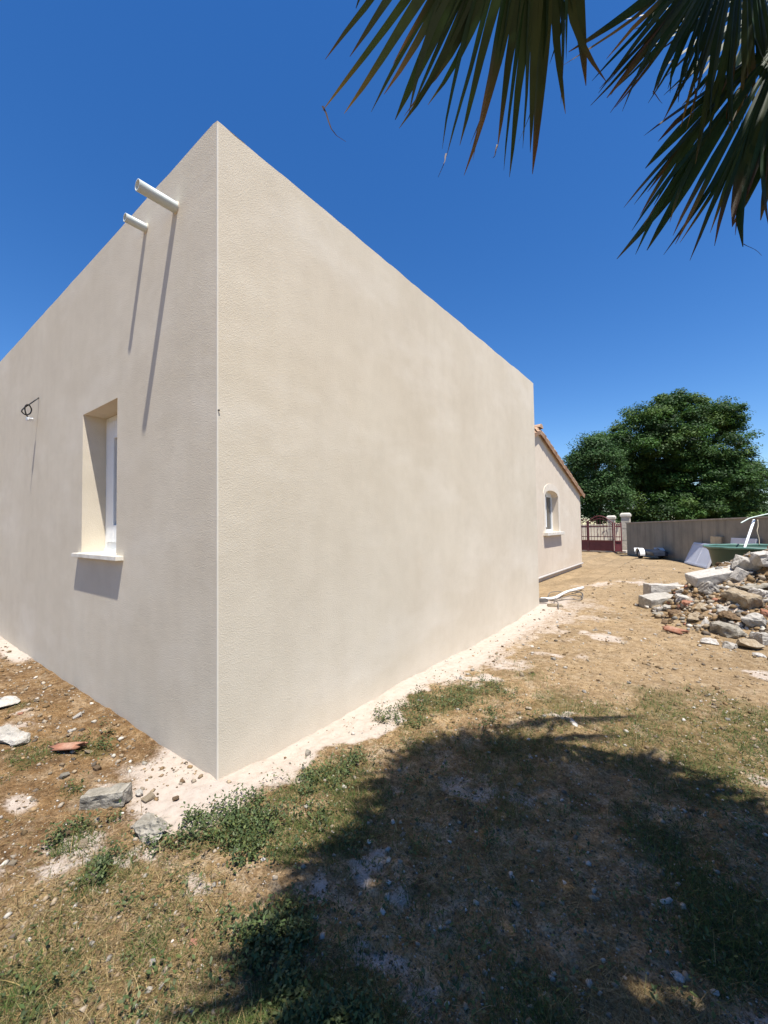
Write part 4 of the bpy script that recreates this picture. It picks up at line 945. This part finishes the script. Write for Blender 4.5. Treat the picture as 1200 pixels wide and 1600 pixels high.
tree(tuple(b1), [lob(1050, 690, 62, 68, 3.2, 0, 2.2), lob(1075, 650, 45, 38, 2.2, 0, 1.1), lob(1000, 690, 52, 55, 2.6, -.5, 1.5), lob(1118, 690, 48, 62, 2.6, 0, 1.7), lob(1142, 745, 34, 45, 2.4, -.3, 1.3), lob(1090, 760, 70, 48, 3.2, -1, 1.9), lob(1000, 770, 60, 50, 2.8, -.3, 1.5), lob(1135, 650, 26, 24, 1.5, 0, .5), lob(1174, 738, 15, 14, 1.0, 0, .3), lob(960, 690, 30, 30, 1.8, .5, .6), lob(1060, 625, 22, 14, 1.0, 0, .3), lob(1150, 785, 22, 24, 1.2, -.6, .5), lob(1040, 760, 50, 50, 2.5, 1.0, 1.5), lob(1100, 740, 50, 50, 2.5, 1.0, 1.3), lob(1000, 740, 40, 40, 2, 1, 1.0), lob(1040, 800, 60, 28, 2.5, -1.5, 1.3), lob(1105, 800, 45, 26, 2.5, -1.5, 1.2)],
     300000, .085, tcols, 5, 'big dark green broadleaf tree rising behind the boundary wall')
b2_ = at_px(935, 815, 27); b2_[2] = 0
tree(tuple(b2_), [lob(938, 730, 34, 48, 1.7, 0, 1.4, 27, 935), lob(915, 760, 26, 44, 1.4, .2, 1.0, 27, 935), lob(945, 780, 30, 36, 1.6, -.3, 1.2, 27, 935), lob(925, 700, 18, 22, 1.0, .1, .5, 27, 935), lob(905, 715, 13, 20, .8, .1, .3, 27, 935)],
     60000, .07, tcols2, 6, 'smaller bright green tree left of the big tree, behind the gate', .16, 6)
b3_ = at_px(1215, 815, 45); b3_[2] = 0
tree(tuple(b3_), [lob(1205, 803, 26, 14, 1.8, 0, .8, 45, 1215), lob(1235, 796, 24, 20, 1.8, 0, .8, 45, 1215)], 9000, .14, [(.06, .1, .04), (.08, .12, .05)], 7, 'distant low green tree at the right edge above the wall', .15, 4)
# wood behind, keeping the horizon closed beyond the wall
r = np.random.default_rng(3)

# ------------------------------------------------------------------ palm
palm = empty('fan_palm', (2.92, .18, zt(2.92, .18)), 'fan palm with drooping ragged leaves overhanging the top right corner', 'palm tree')
pb = Vector(palm.location); CR = Vector((2.86, .20, 3.95))
m = MB(); zz = np.linspace(0, CR.z-.1, 40); m.tube([(.02*math.sin(z), .015*math.cos(z*1.3), z-pb.z) for z in zz], [.21-.05*z/4+.012*(i % 2) for i, z in enumerate(zz)], 14)
r_ = random.Random(4)
for i in range(90):
    z = .3+i*.037; a = i*2.4; rr0 = .19-.045*z/4; d = Vector((math.cos(a), math.sin(a), .9)).normalized(); b = Vector((rr0*math.cos(a), rr0*math.sin(a), z)); m.tube([b-d*.03, b+d*.1, b+d*.15+Vector((0, 0, .01))], [.05, .035, .012], 5)
m.build('trunk', simple('palm_bark', (.10, .07, .045, 1), (.2, .15, .10, 1), 12, .95, .7, .02), palm)
M_palm = None
def palmmat(n, p, o):
    A = N(n, 'ShaderNodeAttribute', attribute_name='col'); v = noise(n, 14, 4, stretch=(1, 1, 1)); c = mixc(n, .5, A.outputs['Color'], ramp(n, v, [(.3, (.55, .55, .5)), (.7, (1.3, 1.3, 1.2))]), 'MULTIPLY')
    n.links.new(c, p.inputs['Base Color']); p.inputs['Roughness'].default_value = .5; p.inputs['Specular IOR Level'].default_value = .35
    t = n.nodes.new('ShaderNodeBsdfTranslucent'); n.links.new(c, t.inputs[0]); mx = n.nodes.new('ShaderNodeMixShader'); mx.inputs[0].default_value = .16
    n.links.new(p.outputs[0], mx.inputs[1]); n.links.new(t.outputs[0], mx.inputs[2]); n.links.new(mx.outputs[0], o.inputs[0])
M_palm = mat('palm_leaf', palmmat)
def fan(hub, d0, nrm, span, nseg, length, seed, droop=.28, dry=.5, fuse=.42, lenfn=None, cup=.25, wide=1.25):
    """leaf blade: nseg folded segments fanned from the hub, first along d0, turning about nrm through span"""
    r = np.random.default_rng(seed); V = []; Fc = []; C = []
    K = 11; hub = Vector(hub); nrm = Vector(nrm).normalized(); d0 = Vector(d0); d0 = (d0-nrm*d0.dot(nrm)).normalized()
    tips = []
    wob = np.cumsum(r.normal(0, .02, nseg)); wob -= np.linspace(0, wob[-1], nseg)
    for i in range(nseg):
        t_ = i/(nseg-1); th = span*t_+r.normal(0, .022)+wob[i]; ax_ = Matrix.Rotation(th, 3, nrm) @ d0
        side = nrm.cross(ax_).normalized()
        L = length*(.80+.2*math.sin(math.pi*t_)+r.normal(0, .05)); 
        if lenfn: L = lenfn(t_)*(1+r.normal(0, .045))
        split = r.random() < .75
        gcol = np.array([(.018, .046, .013), (.024, .055, .015), (.014, .036, .011), (.03, .052, .015)][r.integers(4)])*(1+r.normal(0, .12))
        bcol = np.array([(.12, .06, .025), (.16, .10, .04), (.08, .045, .025), (.26, .17, .04)][r.integers(4)])
        dr = droop*(1+r.normal(0, .25)); sidebend = r.normal(0, .055); dry_at = 1.04-dry*r.random()**1.5*.5
        wmax = length*abs(span)/nseg*fuse*wide
        halves = ((1, 0), (-1, 0)) if split else ((0, 0),)
        for sgn, _ in halves:
            start = len(V); sep = .0
            hl_ = L*(1 if sgn == 0 else r.uniform(.86, 1.0)); splitat = r.uniform(.6, .82); curl = r.normal(0, .16) if r.random() < .6 else 0
            for k in range(K):
                s = k/(K-1); rr_ = s*hl_
                w_ = wmax*min(1, s/fuse) if s < fuse else wmax*(1-(s-fuse)/(1-fuse))**.62
                w_ = max(w_, .0035*length)
                p = hub+ax_*rr_*(1-.12*dr*s*s)+Vector((0, 0, -1))*dr*length*s**2.6+side*sidebend*length*s*s+nrm*cup*length*(.12*math.sin(math.pi*s))
                if s > .55: p = p+side*curl*length*((s-.55)/.45)**2*.4+nrm*curl*length*((s-.55)/.45)**2*.5
                fold = nrm*(-.22*w_)
                if sgn == 0: row = [p-side*w_*.5+fold, p, p+side*w_*.5+fold]
                else:
                    off = side*sgn*max(0, s-splitat)*length*.10
                    row = [p+off, p+side*sgn*w_*.27+fold*.5+off, p+side*sgn*w_*.5+fold+off]
                V += [tuple(x) for x in row]
                f_ = sstep(dry_at-.10, dry_at+.12, s); f_ = float(f_)
                cc = gcol*(1-f_)+bcol*f_
                ybl = r.normal(0, .06); C += [np.clip(cc*(1+ybl), .004, .6)]*3
            for k in range(K-1):
                a = start+3*k
                Fc += [(a, a+1, a+4, a+3), (a+1, a+2, a+5, a+4)]
            tips.append(V[-2])
    return np.array(V), np.array(Fc), np.array(C), tips
def hair(V, Fc, C, tips, seed, prob=.4, ln=.12):
    r = np.random.default_rng(seed); V = list(map(tuple, V)); Fc = list(map(tuple, Fc)); C = list(map(tuple, C))
    for t in tips:
        if r.random() > prob: continue
        p = Vector(t)+Vector((0, 0, .012)); d = Vector((r.normal(0, .35), r.normal(0, .35), -1)).normalized(); q = Vector(r.normal(size=3)).normalized(); st_ = len(V); L = ln*r.uniform(.3, 1.2); n_ = 6
        for k in range(n_):
            s = k/(n_-1); c = p+d*L*s+q*L*.35*math.sin(s*3.0)*s; w_ = .0032*(1-.75*s); V += [tuple(c+Vector((w_, 0, 0))), tuple(c-Vector((w_*.5, w_*.8, 0)))]; C += [(.09, .05, .025)]*2
        for k in range(n_-1): a = st_+2*k; Fc.append((a, a+1, a+3, a+2))
    return np.array(V), np.array(Fc), np.array(C)
def add_leaf(hub, data, seed, hairs=.4, lbl=None):
    V, Fc, C, tips = data; V, Fc, C = hair(V, Fc, C, tips, seed, hairs)
    me = npmesh('leaf', V-np.array(pb)[None], Fc, C); o = link('leaf', me, M_palm, palm)
    h = Vector(hub)-pb; c = CR-pb; mid = (h+c)/2+Vector((0, 0, .10)); m = MB(); m.tube(catmull([c, mid, h], 5), [.024-.0012*i for i in range(11)], 6); m.build('leaf_stalk', M_palm_stalk, o, True)
    return o
M_palm_stalk = simple('palm_stalk', (.10, .12, .03, 1), (.16, .17, .05, 1), 8, .5, .2)
def seen_leaf(hub, pa, pb_, tips, extra, nseg, seed, droop, dry, fuse, wide, hairs):
    """leaf whose blade lies in the plane hub-pa-pb_; tips: where its outline ends, turned into lengths by angle"""
    hub, pa, pb_ = Vector(hub), Vector(pa), Vector(pb_); n = (pa-hub).cross(pb_-hub).normalized(); e1 = (pa-hub).normalized(); e2 = n.cross(e1)
    A, Ls = [], []
    for u, v in tips:
        d = Vector(ray(u, v)); o = Vector(cC); t = (hub-o).dot(n)/d.dot(n); q = o+d*t-hub; A.append(math.atan2(q.dot(e2), q.dot(e1))); Ls.append(q.length)
    k = np.argsort(A); A = np.array(A)[k]; Ls = np.array(Ls)[k]; a0 = A[0]-.02; span = (A[-1]-a0)+extra
    f = lambda t: float(np.interp(a0+t*span, A, Ls, right=float(np.mean(Ls))*.95))*1.03
    d0 = e1*math.cos(a0)+e2*math.sin(a0)
    print('leaf', span, Ls, [round(math.degrees(x)) for x in A])
    add_leaf(hub, fan(hub, d0, n, span, nseg, float(np.mean(Ls)), seed, droop, dry, fuse, f, .05, wide), seed, hairs)
seen_leaf(at_px(862, -330, .92), at_px(840, 230, 1.45), at_px(525, 62, 1.05), [(912, 60), (905, 150), (880, 150), (835, 222), (800, 232), (770, 245), (720, 215), (690, 205), (635, 165), (585, 142), (568, 118), (524, 62), (500, -40)], 1.6, 36, 101, .07, .7, .52, 1.8, .12)
seen_leaf(at_px(1232, 45, 1.75), at_px(985, 300, 1.92), at_px(1180, 330, 1.75), [(985, 240), (962, 318), (955, 365), (975, 375), (1020, 388), (1045, 372), (1075, 375), (1130, 352), (1150, 335), (1186, 312), (1205, 300)], 1.4, 46, 102, .06, .55, .68, 1.65, .06)
seen_leaf(at_px(1165, -130, 1.7), at_px(925, 120, 1.75), at_px(1100, 190, 1.8), [(930, 80), (920, 108), (928, 132), (948, 168), (985, 160), (1000, 150), (1035, 168), (1080, 190), (1110, 200)], 1.6, 50, 103, .05, .85, .6, 1.7, .05)
seen_leaf(at_px(1240, -60, 1.95), at_px(1010, 60, 1.9), at_px(1180, 200, 2.0), [(1005, 40), (1010, 75), (1040, 110), (1080, 150), (1130, 190), (1180, 205)], 1.2, 46, 104, .03, .4, .65, 1.4, .0)
# rest of the crown: leaves standing wholly outside the picture (hub, first direction, normal, span, length, seed, droop)
LEAVES = [
    ((3.1694, -0.1284, 4.6803), (-0.792, -0.4809, 0.376), (-0.3832, 0.3344, 0.861), 3.1396, 0.966, 817, 0.089),
    ((3.4671, 0.3006, 3.9396), (-0.1168, -0.9701, -0.2126), (0.0756, -0.2405, 0.9677), 3.6896, 0.895, 764, 0.21),
    ((2.6508, 0.0856, 4.3441), (-0.1967, 0.979, -0.0537), (0.8909, 0.1345, 0.4338), 3.5547, 0.882, 818, 0.247),
    ((3.1787, -0.7106, 3.9636), (-0.9876, -0.0848, 0.1318), (0.0545, -0.0531, 0.9971), 3.6528, 0.974, 328, 0.151),
    ((3.1116, 0.3096, 4.6952), (-0.7597, 0.1505, 0.6326), (-0.164, 0.7761, 0.6089), 3.2038, 0.791, 1151, 0.137),
    ((3.835, 0.2065, 3.7376), (0.0561, -0.9981, 0.0247), (0.2398, 0.0097, 0.9708), 3.0569, 0.947, 464, 0.262),
    ((2.7574, -0.2706, 3.7462), (-0.8864, 0.4619, 0.0317), (-0.0526, -0.3194, 0.9462), 3.6687, 0.973, 1024, 0.204),
    ((3.2989, 0.4434, 3.9926), (0.1808, -0.9674, 0.1773), (-0.1917, 0.1532, 0.9694), 3.7409, 0.944, 1010, 0.265),
    ((2.6804, 0.18, 4.5652), (0.6894, 0.7126, 0.1299), (0.7071, -0.6701, 0.2256), 3.3265, 0.844, 1071, 0.207),
    ((3.0139, -0.0241, 4.4367), (-0.9553, -0.2483, 0.1607), (-0.2753, 0.7243, 0.6322), 3.2611, 0.975, 547, 0.209),
    ((3.4304, -0.4114, 3.6195), (-0.7097, -0.6857, -0.1616), (0.1515, -0.04, 0.9876), 3.1035, 0.997, 1100, 0.133),
    ((2.808, -0.253, 3.8766), (-0.9585, 0.2536, 0.1298), (-0.105, -0.2942, 0.9499), 3.5197, 0.928, 696, 0.155),
    ((3.2217, 0.4116, 3.7736), (0.2258, -0.9033, -0.3648), (0.1829, -0.0595, 0.9813), 3.5052, 0.904, 338, 0.292),
    ((2.6963, 0.0581, 4.6616), (0.3238, 0.9381, 0.1231), (0.9304, -0.2509, 0.2672), 3.4298, 0.951, 870, 0.162),
    ((3.0699, 0.2902, 4.4159), (0.4754, -0.8761, -0.0802), (-0.2455, -0.6695, 0.701), 3.6368, 0.869, 448, 0.278),
    ((2.9888, -0.0616, 4.5309), (-0.981, -0.0134, 0.1937), (-0.1818, 0.6971, 0.6936), 3.3797, 0.826, 940, 0.147),
    ((2.8584, -0.7934, 3.9994), (-0.9863, 0.1569, -0.0501), (0.1018, 0.1714, 0.9799), 3.4941, 0.911, 944, 0.182),
    ((3.8261, 0.2751, 3.7074), (0.065, -0.8654, 0.4969), (0.4056, 0.2922, 0.8661), 3.4864, 0.999, 622, 0.245),
    ((2.9903, 0.1183, 4.4229), (0.8764, 0.381, -0.2944), (0.4484, -0.4232, 0.7873), 3.7936, 0.691, 815, 0.09),
    ((2.9785, 0.3477, 4.6192), (0.0188, 0.9551, -0.2958), (0.3462, 0.2713, 0.8981), 3.9697, 0.682, 943, 0.163),
]
for hub, d0, nrm, span, ln, sd, dp in LEAVES:
    add_leaf(Vector(hub), fan(hub, d0, nrm, span, 36, ln, sd, dp, .4, .6, None, .2, 1.3), sd, .2)
